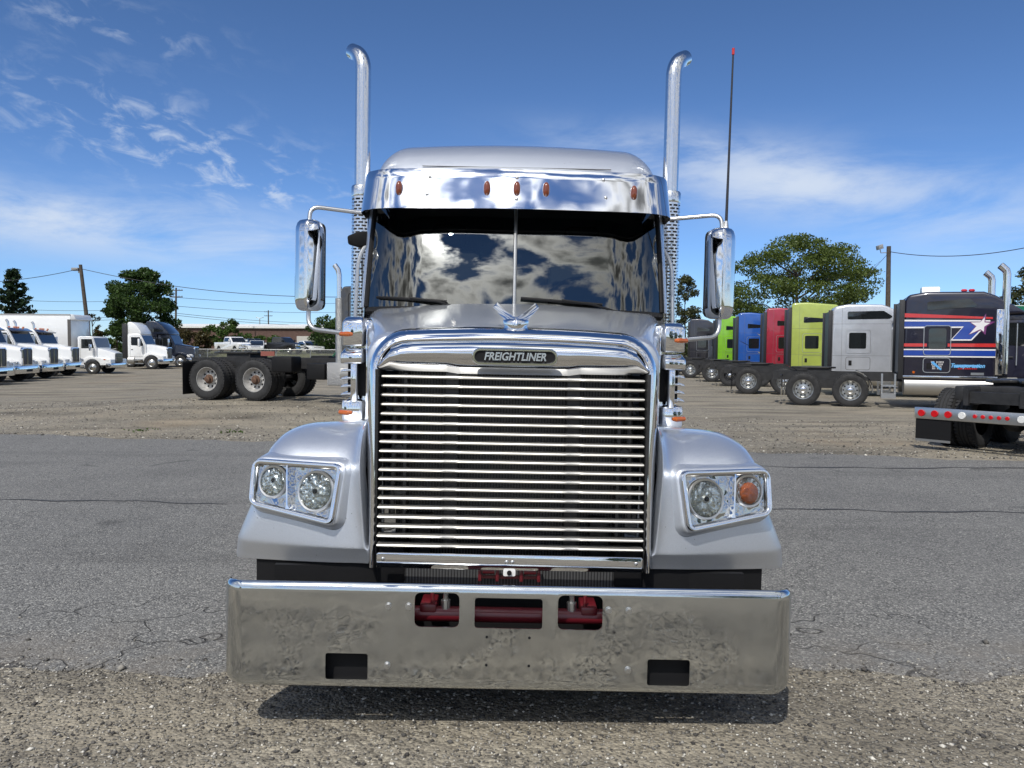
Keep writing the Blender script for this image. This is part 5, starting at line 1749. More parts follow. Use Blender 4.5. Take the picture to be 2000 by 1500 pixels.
# ---------- white box truck
def box_truck(x, y, yaw):
    t = thing('box_truck', 'white box truck with a tall cargo body and short nosed cab', 'truck', (x, y, gz(x, y)), yaw)
    for s in (-1, 1):
        obj('frame_rail', G().box(-1.6, 6.1, *sorted((s * .36, s * .44)), .70, .92), BLACKM, t)
    cb = obj('cargo_box', G().box(-2.6, 4.05, -1.25, 1.25, 1.12, 3.95), WHITE, t, bevel=.04)
    obj('front_cap', G().loft([[(4.05, -1.24, 3.55), (4.05, 1.24, 3.55), (4.05, 1.24, 3.94), (4.05, -1.24, 3.94)], [(4.32, -1.05, 3.60), (4.32, 1.05, 3.60), (4.18, 1.1, 3.92), (4.18, -1.1, 3.92)]]), WHITE, cb, bevel=.03)
    for s in (-1, 1):
        obj('corner_post', G().box(3.86, 4.07, *sorted((s * 1.24, s * 1.262)), 1.14, 3.60), mat('grey_post', (.09, .085, .08), .5), cb)
        obj('box_rail', G().box(-2.6, 4.05, *sorted((s * 1.24, s * 1.265)), 3.86, 3.95), ALU, cb)
        wheel(t, 0, s * .95, s, r=.45)
        wheel(t, 5.35, s * 1.0, s, front=True, dual=False, r=.45)
    xc, xw, xf = 4.35, 5.55, 6.55
    obj('cab', G().prism([(xc, .75), (xc, 2.42), (xc + .08, 2.50), (xc + .88, 2.50), (xc + 1.0, 2.44), (xw + .02, 1.72), (xw + .05, .75)], 'xz', -1.02, 1.02), WHITE, t, bevel=.05, seg=3)
    a, b = Vector((xc + 1.02, 0, 2.39)), Vector((xw, 0, 1.76))
    nrm = Vector((.63, 0, xw - xc - 1.02)).normalized()
    g = G()
    for q in (a + nrm * .004, b + nrm * .004, b + nrm * .012, a + nrm * .012):
        g.v += [(q.x, -.9, q.z), (q.x, .9, q.z)]
    g.f = [(6, 7, 5, 4), (0, 2, 3, 1), (0, 1, 7, 6), (2, 4, 5, 3), (0, 6, 4, 2), (1, 3, 5, 7)]
    obj('windscreen', g, CARGLASS, t)
    g = G()
    secs = []
    for q in range(7):
        f = q / 6
        w = .93 - .40 * f
        zt = 1.74 - .33 * f ** 1.3
        pts = [(w, .9), (w, zt - .15), (w * .9, zt - .03), (w * .5, zt), (0, zt + .01)]
        pts = pts + [(-a_, b_) for a_, b_ in pts[-2::-1]]
        secs.append([(xw + (xf - xw) * f, a_, b_) for a_, b_ in pts])
    obj('hood', g.loft(secs), WHITE, t, smooth=40)
    for s in (-1, 1):
        ys = s * 1.02
        obj('door_window', side_slab(rpoly([(xc + .25, 1.70), (xc + .25, 2.32), (xc + .95, 2.32), (xw - .12, 1.72)], .04, 3), ys, s * .006), CARGLASS, t)
        obj('door_seam', ring_g(rpoly([(xc + .18, .8), (xc + .18, 2.40), (xc + .98, 2.40), (xw - .05, 1.76), (xw - .05, .8)], .05, 3), ys, .014, s * .004), BLACK, t)
        obj('side_mirror', G().box(xw - .30, xw - .16, *sorted((s * 1.20, s * 1.38)), 1.55, 1.98), CHROME, t, bevel=.03)
        fa = 5.35
        prof_ = [(fa - .62, .55), (fa - .62, .98), (fa - .3, 1.13), (fa, 1.16), (fa + .45, 1.10), (xf, .98), (xf + .02, .6), (fa + .56, .58)] + arc(fa, .45, .54, 12, 168, 10)
        obj('front_fender', G().prism(prof_, 'xz', *sorted((s * .5, s * 1.14))), WHITE, t, bevel=.06, seg=3)
        hl = obj('headlight', G().loft([[(xf - .42, s * 1.148, 1.02), (xf - .44, s * 1.148, .95), (xf - .16, s * 1.148, .84), (xf - .1, s * 1.148, .94)], [(xf - .12, s * .8, 1.04), (xf - .12, s * .8, .95), (xf + .03, s * .8, .84), (xf + .04, s * .8, .94)]]), WHITEL, t)
        obj('turn_signal', G().box(xf - .45, xf - .33, *sorted((s * 1.14, s * 1.152)), .93, 1.0), AMBER, hl)
        for za in (.40, .66):
            obj('step', G().box(xc + .1, xc + .75, *sorted((s * .7, s * 1.05)), za, za + .06), SATIN, t)
    gr = obj('grille', G().box(xf - .02, xf + .05, -.48, .48, .80, 1.36), mat('grille_mesh', (.1, .1, .1)), t, bevel=.01)
    for k in range(5):
        obj('grille_bar', G().box(xf + .045, xf + .065, -.48, .48, .86 + .11 * k, .89 + .11 * k), CHROME_S, gr)
    obj('bumper', G().prism([(xf - .3, 1.16), (xf + .05, 1.14), (xf + .16, .7), (xf + .16, -.7), (xf + .05, -1.14), (xf - .3, -1.16)], 'xy', .42, .72), CHROME, t, bevel=.03)
    return t


Y_ = 50.8
box_truck(-822 * Y_ / 1500 - 5.35, Y_ + 1.0, R(2))
# ================================================================== vegetation
def leaf_mat(name, dark, mid, light, trans=0.35):
    m = bpy.data.materials.new(name)
    m.use_nodes = True
    t = NT(m.node_tree)
    out = t.n('ShaderNodeOutputMaterial')
    df = t.n('ShaderNodeBsdfDiffuse')
    tl = t.n('ShaderNodeBsdfTranslucent')
    gl = t.n('ShaderNodeBsdfGlossy')
    gl.inputs['Roughness'].default_value = 0.45
    gl.inputs[0].default_value = (.6, .65, .6, 1)
    gi = t.n('ShaderNodeNewGeometry')
    c = t.ramp(gi.outputs['Random Per Island'], [(0, dark), (.5, mid), (1, light)])
    t.l(c, df.inputs[0])
    t.l(c, tl.inputs[0])
    mx = t.n('ShaderNodeMixShader')
    mx.inputs[0].default_value = trans
    t.l(df.outputs[0], mx.inputs[1])
    t.l(tl.outputs[0], mx.inputs[2])
    m2 = t.n('ShaderNodeMixShader')
    m2.inputs[0].default_value = 0.03
    t.l(mx.outputs[0], m2.inputs[1])
    t.l(gl.outputs[0], m2.inputs[2])
    t.l(m2.outputs[0], out.inputs[0])
    return m


LF_DARK = leaf_mat('dark_leaf', (.020, .042, .010), (.040, .078, .018), (.075, .125, .028))
LF_LOC = leaf_mat('locust_leaf', (.045, .070, .013), (.085, .120, .024), (.14, .18, .042))
LF_GREY = leaf_mat('greyish_leaf', (.035, .045, .018), (.065, .075, .030), (.11, .115, .05))
LF_BROWN = leaf_mat('brown_leaf', (.030, .026, .008), (.060, .048, .016), (.095, .075, .03))
LF_MID = leaf_mat('mid_green_leaf', (.028, .055, .012), (.055, .098, .02), (.09, .145, .03))
LF_CON = leaf_mat('needle_green', (.008, .018, .009), (.016, .034, .015), (.03, .055, .022), .15)
BARK = mat('bark', (.055, .043, .034), .95, bump=(14, .8, .03, 4), var=(5, .4))


def leaves_np(C_, size, rng, flat=0.0, stretch=1.5):
    n = len(C_)
    a = rng.normal(size=(n, 3))
    a[:, 2] *= (1 - flat)
    a /= np.linalg.norm(a, axis=1)[:, None]
    b = rng.normal(size=(n, 3))
    b -= a * (a * b).sum(1)[:, None]
    b /= np.linalg.norm(b, axis=1)[:, None]
    s = size * rng.uniform(.55, 1.35, n)[:, None]
    u, v = a * s * stretch * .5, b * s * .5
    V = np.stack([C_ - u, C_ + v * .9 - u * .1, C_ + u, C_ - v * .9 - u * .1], 1).reshape(-1, 3)
    F = np.arange(4 * n).reshape(n, 4)
    return V, F


def tree(label, x, y, h, w, m, seed, n=7000, leaf=.20, th=.28, name='tree', flat=0.0, n_cl=46, asym=0.0, base=.22, group=None, trunk_r=.16, cat='tree', crown_z=None, bare=0, fat=1.0):
    rng = np.random.default_rng(seed)
    z0 = gz(x, y)
    t = thing(name, label, cat, (x, y, z0), 0, group)
    cz = h * (base + (1 - base) * .52) if crown_z is None else crown_z
    rz = h * (1 - base) * .5
    cl = []
    while len(cl) < n_cl:
        p = rng.uniform(-1, 1, 3)
        r = np.linalg.norm(p)
        if r > 1 or r < .25:
            continue
        p = p / r * (r ** .55)
        cz_ = p[2]
        k = 1.0 - .35 * max(0, cz_) ** 2
        cl.append((p[0] * w * .5 * k * rng.uniform(.8, 1.08) + asym * w * .1 * p[2], p[1] * w * .5 * k, cz + p[2] * rz * rng.uniform(.85, 1.06)))
    cl = np.array(cl)
    rad = w * rng.uniform(.075, .15, n_cl) * fat
    wt = rad ** 2
    idx = rng.choice(n_cl, n, p=wt / wt.sum())
    d = rng.normal(size=(n, 3))
    d /= np.linalg.norm(d, axis=1)[:, None]
    rr = rng.uniform(0, 1, n) ** .45
    C_ = cl[idx] + d * (rad[idx] * rr)[:, None] * np.array([1.25, 1.25, .85 - .4 * flat])
    V, F = leaves_np(C_, leaf, rng)
    obj_np('crown', V, F, m, t)
    g = G()
    r0 = trunk_r
    tp = [(0, 0, -.15), (.05, .03, h * th * .5), (.08, -.04, h * th), (.03, .05, h * .55), (-.02, 0, h * .8)]
    g.tube(tp, [r0 * 1.3, r0, r0 * .85, r0 * .5, r0 * .15], 9)
    limbs = rng.permutation(n_cl)[:min(n_cl, 26)]
    for c in cl[limbs]:
        zs = min(max(h * th, c[2] - .35 * math.hypot(c[0], c[1]) - .3), h * .7)
        p0 = Vector((.05, 0, zs))
        p2 = Vector(c)
        pm_ = p0.lerp(p2, .5) + Vector((0, 0, .12 * (p2 - p0).length))
        g.tube([p0, pm_, p2], [r0 * .38, r0 * .2, r0 * .06], 5)
    for k in range(bare):
        ci = cl[limbs[k % len(limbs)]]
        c = ci * np.array([1.1, 1.1, 1.05])
        p2 = Vector(c) + Vector(rng.normal(size=3)) * .4
        g.tube([Vector(ci), p2], [.02, .006], 4)
    obj('trunk', g, BARK, t, smooth=60)
    return t


def at(px_, py_, Y_):
    M = cam.matrix_world.to_3x3()
    r = M @ Vector(((px_ - 1000) / 1500, -(py_ - 750) / 1500, -1))
    k = Y_ / r.y
    return cam.matrix_world.translation + r * k


def conifer(label, x, y, h, w, seed):
    rng = np.random.default_rng(seed)
    t = thing('conifer', label, 'tree', (x, y, gz(x, y)))
    pts = []
    g = G()
    g.tube([(0, 0, -.2), (0, 0, h * .5), (0, 0, h)], [.22, .14, .02], 8)
    for k in range(46):
        z = h * (.08 + .90 * k / 46)
        L = w * .5 * (1 - (z / h) ** 1.25) * rng.uniform(.75, 1.2) + .15
        a = k * 2.4 + rng.uniform(-.3, .3)
        e = Vector((L * math.cos(a), L * math.sin(a), z + L * .22))
        m_ = Vector((L * .5 * math.cos(a), L * .5 * math.sin(a), z - L * .04))
        g.tube([(0, 0, z), m_, e], [.045, .03, .01], 4)
        for q in range(150):
            f = rng.uniform(.12, 1.03)
            p = Vector((0, 0, z)).lerp(m_, f * 2) if f < .5 else m_.lerp(e, f * 2 - 1)
            sp_ = .10 + .20 * (1 - f)
            pts.append((p.x + rng.normal() * sp_, p.y + rng.normal() * sp_, p.z + rng.normal() * .10 + .05))
    V, F = leaves_np(np.array(pts), .17, rng, stretch=2.4)
    obj_np('crown', V, F, LF_CON, t)
    obj('trunk', g, BARK, t, smooth=60)
    return t


conifer('dark conifer with upswept branches behind the white day cabs', -50.5, 78, 9.6, 6.4, 3)
tree('dense dark leafy tree rising behind the white fairing truck', -36.2, 75, 9.3, 6.4, LF_DARK, 11, n=32000, leaf=.17, n_cl=110, base=.06, fat=.82, name='leafy_tree', bare=14)
tree('thin brownish tree beside the leaning wooden pole', -41.5, 76, 5.2, 1.8, LF_BROWN, 12, n=500, leaf=.15, n_cl=16, name='small_tree', bare=16, trunk_r=.09)
tree('rounded green shrub between the wooden pole and the dense dark tree', -40.1, 78, 4.4, 3.6, LF_MID, 13, n=4000, leaf=.19, n_cl=30, base=.03, name='shrub', cat='shrub', trunk_r=.07)
tree('rusty brown bush growing behind the chain link fence', -37.2, 89.0, 3.1, 4.4, LF_BROWN, 14, n=4500, leaf=.18, n_cl=34, base=0.0, name='bush', cat='bush', trunk_r=.06)
tree('bright green tree in front of the brick building, left of the white pickup', -40.0, 106, 4.8, 4.4, LF_MID, 15, n=3600, leaf=.22, n_cl=26, base=.08, name='green_tree', trunk_r=.1)
tree('dark rounded evergreen bush beside the grey day cab', -23.0, 95, 4.6, 5.6, LF_DARK, 16, n=6500, leaf=.2, n_cl=40, base=0.0, name='evergreen_bush', cat='bush', trunk_r=.08)
for k, (px_, Y_, h_, w_) in enumerate(((478, 106, 2.6, 3.6), (512, 107, 2.5, 3.4), (548, 106, 2.4, 3.2))):
    tree(('low green hedge shrub behind the white pickup', 'low green hedge shrub behind the dark blue suv', 'low green hedge shrub behind the black pickup')[k], (px_ - 1000) * Y_ / 1500, Y_, h_, w_, LF_MID, 20 + k, n=1400, leaf=.2, n_cl=18, base=0.0, name='hedge_shrub', cat='shrub', trunk_r=.05, group='hedge shrubs along the building')
tree('broad spreading locust tree behind the lime, blue and red trucks', 24.3, 66, 11.4, 13.0, LF_LOC, 31, n=42000, leaf=.135, n_cl=190, base=.22, flat=.8, fat=.60, name='locust_tree', bare=34, trunk_r=.24, asym=.4)
tree('slim airy tree rising above the charcoal truck', 16.1, 72, 8.9, 3.0, LF_GREY, 32, n=7000, leaf=.14, n_cl=60, base=.06, fat=1.1, name='slim_tree', bare=18, trunk_r=.11)
tree('grey green tree behind the twin stacks of the striped navy truck', 88, 130, 15.3, 11, LF_GREY, 33, n=9000, leaf=.34, n_cl=60, base=.1, name='roadside_tree', trunk_r=.25, bare=8)
tree('smaller grey green tree left of the green exit sign', 79.5, 131, 11.5, 4.5, LF_GREY, 34, n=2200, leaf=.34, n_cl=24, base=.1, name='roadside_tree', trunk_r=.2)
# trees on the other side of the lane, mirrored in the chrome
for k, (x, y, h, w) in enumerate(((14, -33, 8.5, 9), (25, -36, 9.5, 10), (37, -34, 8, 9), (-30, -44, 7, 8))):
    tree(('middle sized leafy tree across the lot, mirrored in the chrome', 'tallest leafy tree across the lot, mirrored in the chrome', 'lower broad leafy tree across the lot, mirrored in the chrome', 'lone small leafy tree across the lot, mirrored in the chrome')[k], x, y, h, w, LF_MID, 40 + k, n=3500, leaf=.36, n_cl=40, base=.1, name='tree', group='trees mirrored in the chrome')

# far line of woods all along the horizon
rng = np.random.default_rng(77)
N = 26000
xx = rng.uniform(-330, 330, N)
hh = 3.4 + 1.6 * np.sin(xx * .05) + 1.2 * np.sin(xx * .17 + 1) + .7 * np.sin(xx * .6)
C_ = np.stack([xx, 255 + rng.uniform(-4, 4, N) + 3 * np.sin(xx * .3), .9 + hh * rng.uniform(0, 1, N) ** .7], 1)
V, F = leaves_np(C_, 1.1, rng)
tag(obj_np('distant_woods', V, F, LF_DARK), 'far dark line of woods along the horizon', 'woods', kind='stuff')

# rough grass by the fence
N = 9000
gx = rng.uniform(-46, -12, N)
gy = 78.3 + rng.uniform(0, 1, N) * 9
gzv = np.array([gz(a, b) for a, b in zip(gx, gy)])
hh = rng.uniform(.12, .42, N)
ang = rng.uniform(0, 6.28, N)
lean = rng.normal(size=(N, 2)) * .12
dx, dy = np.cos(ang) * .035, np.sin(ang) * .035
V = np.stack([np.stack([gx - dx, gy - dy, gzv - .02], 1), np.stack([gx + dx, gy + dy, gzv - .02], 1), np.stack([gx + lean[:, 0], gy + lean[:, 1], gzv + hh], 1)], 1).reshape(-1, 3)
LF_GRASS = leaf_mat('dry_grass', (.06, .07, .02), (.12, .12, .04), (.22, .19, .09))
tag(obj_np('rough_grass', V, np.arange(3 * N).reshape(N, 3), LF_GRASS), 'rough dry grass along the chain link fence', 'grass', kind='stuff')
# a few weeds on the ragged edge of the lane
N = 90
wx = np.concatenate([rng.normal(-5.6, .14, N // 2), rng.normal(-7.5, .12, N // 2)])
wy = np.concatenate([rng.normal(15.3, .10, N // 2), rng.normal(15.5, .09, N // 2)])
V, F = leaves_np(np.stack([wx, wy, np.abs(rng.normal(.02, .02, N)) + .005], 1), .035, rng)
tag(obj_np('weeds', V, F, LF_MID), 'small green weeds at the edge of the asphalt', 'weeds', kind='stuff')

# ================================================================== fence, poles, wires
GALV = mat('galvanised', (.42, .43, .43), .45, .7)
fence = thing('chain_link_fence', 'chain link fence with steel posts in front of the parked pickups', 'fence', (-28, 83, gz(-28, 83)))
FM = bpy.data.materials.new('chain_link')
FM.use_nodes = True
t_ = NT(FM.node_tree)
o_ = t_.n('ShaderNodeOutputMaterial')
p_ = t_.n('ShaderNodeBsdfPrincipled')
p_.inputs['Base Color'].default_value = (.30, .31, .31, 1)
p_.inputs['Metallic'].default_value = .6
p_.inputs['Roughness'].default_value = .5
tr_ = t_.n('ShaderNodeBsdfTransparent')
mx_ = t_.n('ShaderNodeMixShader')
tc_ = t_.n('ShaderNodeTexCoord')
sp_ = t_.n('ShaderNodeSeparateXYZ')
t_.l(tc_.outputs['Object'], sp_.inputs[0])
ms = []
for sg in ('ADD', 'SUBTRACT'):
    q = t_.m(sg, sp_.outputs[0], sp_.outputs[2])
    f = t_.m('FRACT', t_.m('MULTIPLY', q, 12.0))
    ms.append(t_.m('LESS_THAN', f, 0.16))
t_.l(t_.m('MAXIMUM', ms[0], ms[1]), mx_.inputs[0])
t_.l(tr_.outputs[0], mx_.inputs[1])
t_.l(p_.outputs[0], mx_.inputs[2])
t_.l(mx_.outputs[0], o_.inputs[0])
for k in range(9):
    x = -16 + 3.7 * k
    obj('post', G().cyl((x, 0, -.3), (x, 0, 1.5), .04, 8), GALV, fence)
    if k < 8:
        obj('mesh_panel', G().box(x, x + 3.7, -.003, .003, .05, 1.42), FM, fence)
        obj('top_rail', G().cyl((x, 0, 1.44), (x + 3.7, 0, 1.44), .028, 8), GALV, fence)

WOODP = mat('weathered_pole', (.075, .060, .048), .9, bump=(20, .5, .02, 4), var=(4, .35))


def pole(label, base, top, r=.15, lamp=None, arms=0, name='utility_pole'):
    b, tp = Vector(base), Vector(top)
    t = thing(name, label, 'pole', b)
    d = tp - b
    obj('shaft', G().tube([Vector((0, 0, -.3)), d * .5, d], [r * 1.15, r, r * .85], 12), WOODP, t)
    for k in range(arms):
        z = d.z - .5 - 1.1 * k
        f = z / d.z
        a = obj('crossarm', G().box(d.x * f - 1.1, d.x * f + 1.1, -.08, .08, z, z + .14), WOODP, t)
        for xx_ in (-1, -.5, .5, 1):
            obj('insulator', G().cyl((d.x * f + xx_, 0, z + .14), (d.x * f + xx_, 0, z + .32), .05, 8), GALV, a)
    if lamp == 'box':
        obj('lamp_head', G().box(d.x - .75, d.x - .15, -.2, .2, d.z - .55, d.z - .28), mat('lamp_grey', (.25, .25, .25), .5), t, bevel=.04)
        obj('lamp_bracket', G().box(d.x - .2, d.x + .05, -.05, .05, d.z - .75, d.z - .55), GALV, t)
    if lamp == 'flood':
        hd_ = obj('lamp_head', G().loft([[(d.x - .80, -.26, d.z + .02), (d.x - .80, .2, d.z + .02), (d.x - .52, .2, d.z + .12), (d.x - .52, -.26, d.z + .12)], [(d.x - .74, -.2, d.z - .26), (d.x - .74, .2, d.z - .26), (d.x - .42, .2, d.z - .16), (d.x - .42, -.2, d.z - .16)]]), mat('lamp_silver', (.40, .40, .40), .4, .3), t, bevel=.02)
        obj('lamp_bracket', G().tube([(d.x - .58, 0, d.z - .22), (d.x - .52, 0, d.z - .45), (d.x - .2, 0, d.z - .42), (d.x, 0, d.z - .55)], .03, 8), GALV, t)
    return t


pb, pt = at(180, 700, 70), at(157, 517, 70)
pb.z = gz(pb.x, pb.y)
pole('leaning wooden pole with a box lamp above the white box truck', pb, pt, .17, 'box')
qb, qt = at(1733, 700, 52), at(1736, 481, 52)
qb.z = gz(qb.x, qb.y)
pole('upright wooden pole with a flood lamp behind the light silver truck', qb, qt, .16, 'flood')
u1, v1 = at(343, 690, 130), at(344, 562, 130)
u1.z = gz(u1.x, u1.y)
pole('distant power pole with crossarms beside the dense dark tree', u1, v1, .16, None, 2)
u2, v2 = at(525, 690, 210), at(524, 606, 210)
u2.z = gz(u2.x, u2.y)
pole('far power pole with transformers above the brick building', u2, v2, .18, None, 2)
u3 = at(508, 690, 190)
u3.z = gz(u3.x, u3.y)
lampost = thing('lamp_post', 'far twin headed lamp post beside the far power pole', 'lamp post', u3)
hz_ = at(508, 622, 190).z - u3.z
obj('shaft', G().tube([(0, 0, 0), (0, 0, hz_)], .10, 8), GALV, lampost)
for s in (-1, 1):
    obj('lamp_head', G().tube([(0, 0, hz_), (s * .5, 0, hz_ + .15), (s * .9, 0, hz_ + .3)], [.06, .06, .12], 6), GALV, lampost)

WIRE = mat('wire', (.03, .03, .032), .6)


def wire(label, a, b, sag, r=.02):
    a, b = Vector(a), Vector(b)
    pts = [a.lerp(b, k / 24) - Vector((0, 0, sag * 4 * (k / 24) * (1 - k / 24))) for k in range(25)]
    o = obj('overhead_wire', G().tube([p - a for p in pts], r, 5), WIRE)
    o.location = a
    tag(o, label, 'wire')
    return o


wire('overhead wire running left from the leaning wooden pole', pt - Vector((0, 0, .35)), at(-160, 552, 62), .5, .026)
wire('overhead wire from the leaning wooden pole to the grey day cab side', pt - Vector((0, 0, .35)), at(760, 578, 62), .9, .026)
wire('overhead wire climbing right from the flood lamp pole', qt - Vector((0, 0, .35)), at(2140, 448, 40), .75, .024)
wire('guy wire slanting from the flood lamp pole into the locust tree', qt - Vector((0, 0, .45)), at(1690, 542, 52), .02, .016)
pw = 'distant power lines on the left'
for k, (y0, y1, y2) in enumerate(((579, 581, 586), (597, 598, 604), (610, 612, 628), (618, 616, 634))):
    o = wire(('highest', 'second highest', 'third highest', 'lowest')[k] + ' distant power line strung from the crossarm pole towards the conifer', at(346, y1, 130), at(-60, y0, 128), .8, .03)
    o['group'] = pw
    o = wire(('highest', 'second highest', 'third highest', 'lowest')[k] + ' distant power line strung from the crossarm pole towards the far power pole', at(346, y1, 130), at(760, y2, 205), 1.0, .035)
    o['group'] = pw + ' beyond the crossarm pole'

# ================================================================== brick building
BRICK = mat('brick_wall', (.105, .062, .050), .9, var=(2.0, .18), bump=(30, .4, .02))
ROOFW = mat('white_roof', (.70, .70, .68), .6)
bd = thing('brick_building', 'long low brown brick building with a white roof edge', 'building', (-48, 150, gz(-48, 150)))
obj('wall', G().box(-22, 22, 0, 14, -.5, 4.4), BRICK, bd)
obj('pale_wall', G().box(6.0, 16, -.06, 0, -.5, 2.9), mat('pale_panel', (.48, .46, .42), .8), bd)
rf = obj('roof', G().loft([[(-22.3, -.4, 4.4), (22.3, -.4, 4.4), (22.3, 14.4, 4.4), (-22.3, 14.4, 4.4)], [(-22.3, -.4, 4.75), (22.3, -.4, 4.75), (22.3, 14.4, 5.6), (-22.3, 14.4, 5.6)]]), ROOFW, bd, smooth=0)
obj('roof_unit', G().box(13.0, 17.5, 4, 8, 4.8, 6.1), mat('tan_unit', (.36, .33, .28), .8), rf)
obj('vent', G().box(14.6, 15.4, 5, 6, 6.1, 6.7), GALV, rf)

# ================================================================== cars behind the fence
def car(label, px_, Y_, yaw, m, kind='pickup', grp=None):
    X_ = (px_ - 1000) * Y_ / 1500
    t = thing('pickup_truck' if kind == 'pickup' else ('suv' if kind == 'suv' else 'parked_car'), label, {'pickup': 'pickup', 'suv': 'suv', 'car': 'car'}[kind], (X_, Y_, gz(X_, Y_)), yaw, grp)
    if kind == 'pickup':
        body = [(-2.9, .55), (-2.9, 1.28), (-.75, 1.30), (1.15, 1.32), (2.6, 1.25), (2.85, 1.10), (2.9, .55), (2.45, .50)] + arc(1.95, .42, .48, 10, 170, 8) + [(-1.4, .50)] + arc(-1.85, .42, .48, 10, 170, 8)
        cabp = [(-.75, 1.28), (-.65, 1.88), (-.5, 1.95), (.55, 1.95), (.75, 1.88), (1.35, 1.30)]
        glass = [(-.60, 1.36), (-.52, 1.84), (.50, 1.84), (1.0, 1.36)]
        wsq = ((.80, 1.86), (1.33, 1.34))
        wx_, hw, L = (-1.85, 1.95), .98, 2.9
    else:
        k = 1.0 if kind == 'suv' else .86
        body = [(-2.3, .45), (-2.35, 1.0 * k + .05), (-2.2, 1.12 * k), (1.0, 1.12 * k), (2.1, 1.0 * k), (2.3, .8), (2.3, .45), (1.9, .42)] + arc(1.42, .36, .40, 10, 170, 8) + [(-1.0, .42)] + arc(-1.42, .36, .40, 10, 170, 8)
        cabp = [(-2.2 if kind == 'suv' else -1.7, 1.08 * k), (-2.0 if kind == 'suv' else -1.0, 1.75 * k), (.1, 1.78 * k), (1.0, 1.10 * k)]
        glass = [(-1.9 if kind == 'suv' else -1.35, 1.16 * k), (-1.8 if kind == 'suv' else -.95, 1.66 * k), (.05, 1.68 * k), (.7, 1.16 * k)]
        wsq = ((.14, 1.74 * k), (.98, 1.13 * k))
        wx_, hw, L = (-1.42, 1.42), .90, 2.3
    obj('body', G().prism(body, 'xz', -hw, hw), m, t, bevel=.07, seg=2)
    obj('cabin', G().loft([[(x, -hw * .97, z) for x, z in cabp], [(x, -hw * .97 + .12 * (z > 1.4 * (hw / .98)), z) for x, z in cabp], [(x, hw * .97 - .12 * (z > 1.4 * (hw / .98)), z) for x, z in cabp], [(x, hw * .97, z) for x, z in cabp]][0:0] or [[(x, s * (hw * .97 - .16 * (z - cabp[0][1])), z) for x, z in cabp] for s in (-1, 1)]), m, t, bevel=.05)
    for s in (-1, 1):
        obj('side_window', G().loft([[(x, s * (hw * .97 - .16 * (z - cabp[0][1]) + d), z) for x, z in glass] for d in (-.02, .006)]), CARGLASS, t)
        for ax in wx_:
            w_ = inst(RIM_FRONT, 'wheel', t, (ax, s * (hw - .12), .40), (0, 0, 0 if s < 0 else math.pi), (.76, .76, .76))
            inst(TYRE, 'tyre', w_)
        hl = obj('headlight', G().box(L - .12, L + .012, *sorted((s * hw * .58, s * hw * .97)), .86 if kind == 'pickup' else .72, 1.08 if kind == 'pickup' else .86), WHITEL, t, bevel=.02)
        obj('side_mirror', G().box(wsq[1][0] - .35, wsq[1][0] - .2, *sorted((s * hw, s * (hw + .24))), wsq[1][1] + .05, wsq[1][1] + .28), m, t, bevel=.03)
    (xa, za), (xb, zb) = wsq
    obj('windscreen', G().loft([[(xa + d, -hw * .80, za), (xa + d, hw * .80, za)] + [(xb + d, hw * .88, zb), (xb + d, -hw * .88, zb)] for d in (0.0, .02)]), CARGLASS, t)
    obj('grille', G().box(L - .05, L + .02, -hw * .56, hw * .56, .78 if kind == 'pickup' else .62, 1.10 if kind == 'pickup' else .80), CHROME if kind == 'pickup' else BLACK, t, bevel=.02)
    obj('bumper', G().box(L - .15, L + .08, -hw * .98, hw * .98, .48, .72), CHROME if kind == 'pickup' else m, t, bevel=.04)
    return t


DKP = paint('black_car_paint', (.015, .016, .020))
car('white crew cab pickup truck behind the chain link fence', 457, 92.5, R(-42), WHITE, 'pickup')
car('dark blue suv parked between the white and the black pickup', 497, 96, R(-60), paint('dark_blue_car', (.012, .016, .03)), 'suv')
car('black pickup truck parked behind the chain link fence', 550, 92.5, R(-24), DKP, 'pickup')
car('small white car parked beside the black pickup', 603, 94, R(-48), WHITE, 'car')
car('white hatchback partly hidden by the dark blue suv', 502, 92.0, R(-75), paint('pale_car', (.62, .63, .64)), 'car')
car('silver car parked left of the rusty brown bush', 340, 92.0, R(-30), paint('silver_car', (.35, .36, .38), .4), 'car')

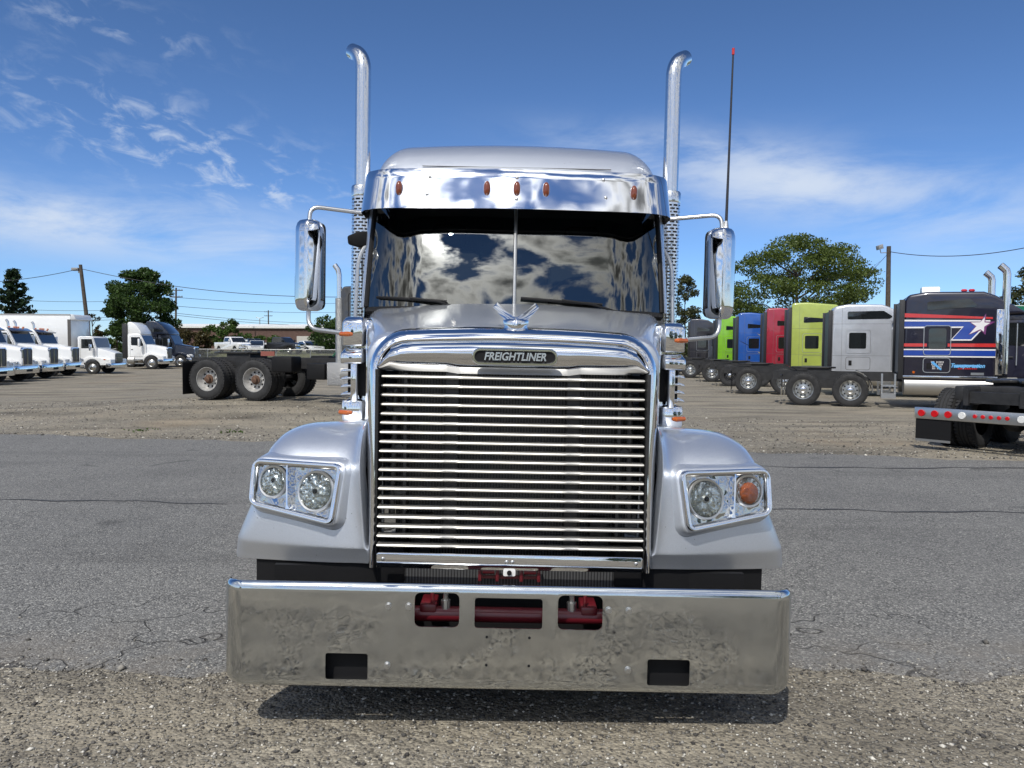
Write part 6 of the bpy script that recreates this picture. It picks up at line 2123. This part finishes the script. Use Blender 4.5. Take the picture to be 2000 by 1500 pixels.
# ================================================================== highway exit sign
GREENS = mat('sign_green', (.004, .14, .075), .5)
SIGNW = mat('sign_white', (.75, .76, .75), .5)
YELL = mat('sign_yellow', (.72, .42, .015), .5)
s0, s1 = at(1957, 640, 120), at(2050, 596, 120)
sg = thing('exit_sign', 'green highway exit sign with a white numbered tab above the navy cab', 'road sign', ((s0.x + s1.x) / 2, 120, gz(s0.x, 120)))
cx = (s0.x + s1.x) / 2
zb = gz(s0.x, 120)
obj('panel', G().box(s0.x - cx, s1.x - cx, 0, .08, s0.z - zb, s1.z - zb), GREENS, sg)
pr_ = rpoly(rect(s0.x - cx + .12, s1.x - cx - .12, s0.z - zb + .1, s1.z - zb - .1), .25, 4)
obj('panel_border', ring_g(pr_, 0, .10, -.01), SIGNW, sg)
t0, t1 = at(1946, 597, 120), at(1976, 583, 120)
tb = obj('number_tab', G().box(t0.x - cx, t1.x - cx, 0, .08, s1.z - zb, t1.z - zb), GREENS, sg)
zc = (s1.z + t1.z) / 2 - zb
obj('tab_border', ring_g(rpoly(rect(t0.x - cx + .07, t1.x - cx - .07, s1.z - zb + .06, t1.z - zb - .06), .2, 4), 0, .06, -.01), SIGNW, tb)
text_obj('tab_number', 'EXIT 52', .78, SIGNW, tb, Matrix.Translation(((t0.x + t1.x) / 2 - cx, -.02, zc)) @ Matrix.Rotation(PI2, 4, 'X'), extrude=.005, bold=.02, width=(t1.x - t0.x) * .86)
y0, y1 = at(1979, 636, 120), at(2044, 626, 120)
yp = obj('yellow_panel', G().box(y0.x - cx, y1.x - cx, -.03, .0, y0.z - zb, y1.z - zb), YELL, sg)
text_obj('panel_text', 'EXIT  ONLY', .7, BLACK, yp, Matrix.Translation(((y0.x + y1.x) / 2 - cx, -.04, (y0.z + y1.z) / 2 - zb)) @ Matrix.Rotation(PI2, 4, 'X'), extrude=.005, bold=.015)
for k in (.2, .8):
    x = s0.x + (s1.x - s0.x) * k - cx
    obj('post', G().box(x - .12, x + .12, .09, .3, -.4, s1.z - zb), GALV, sg)
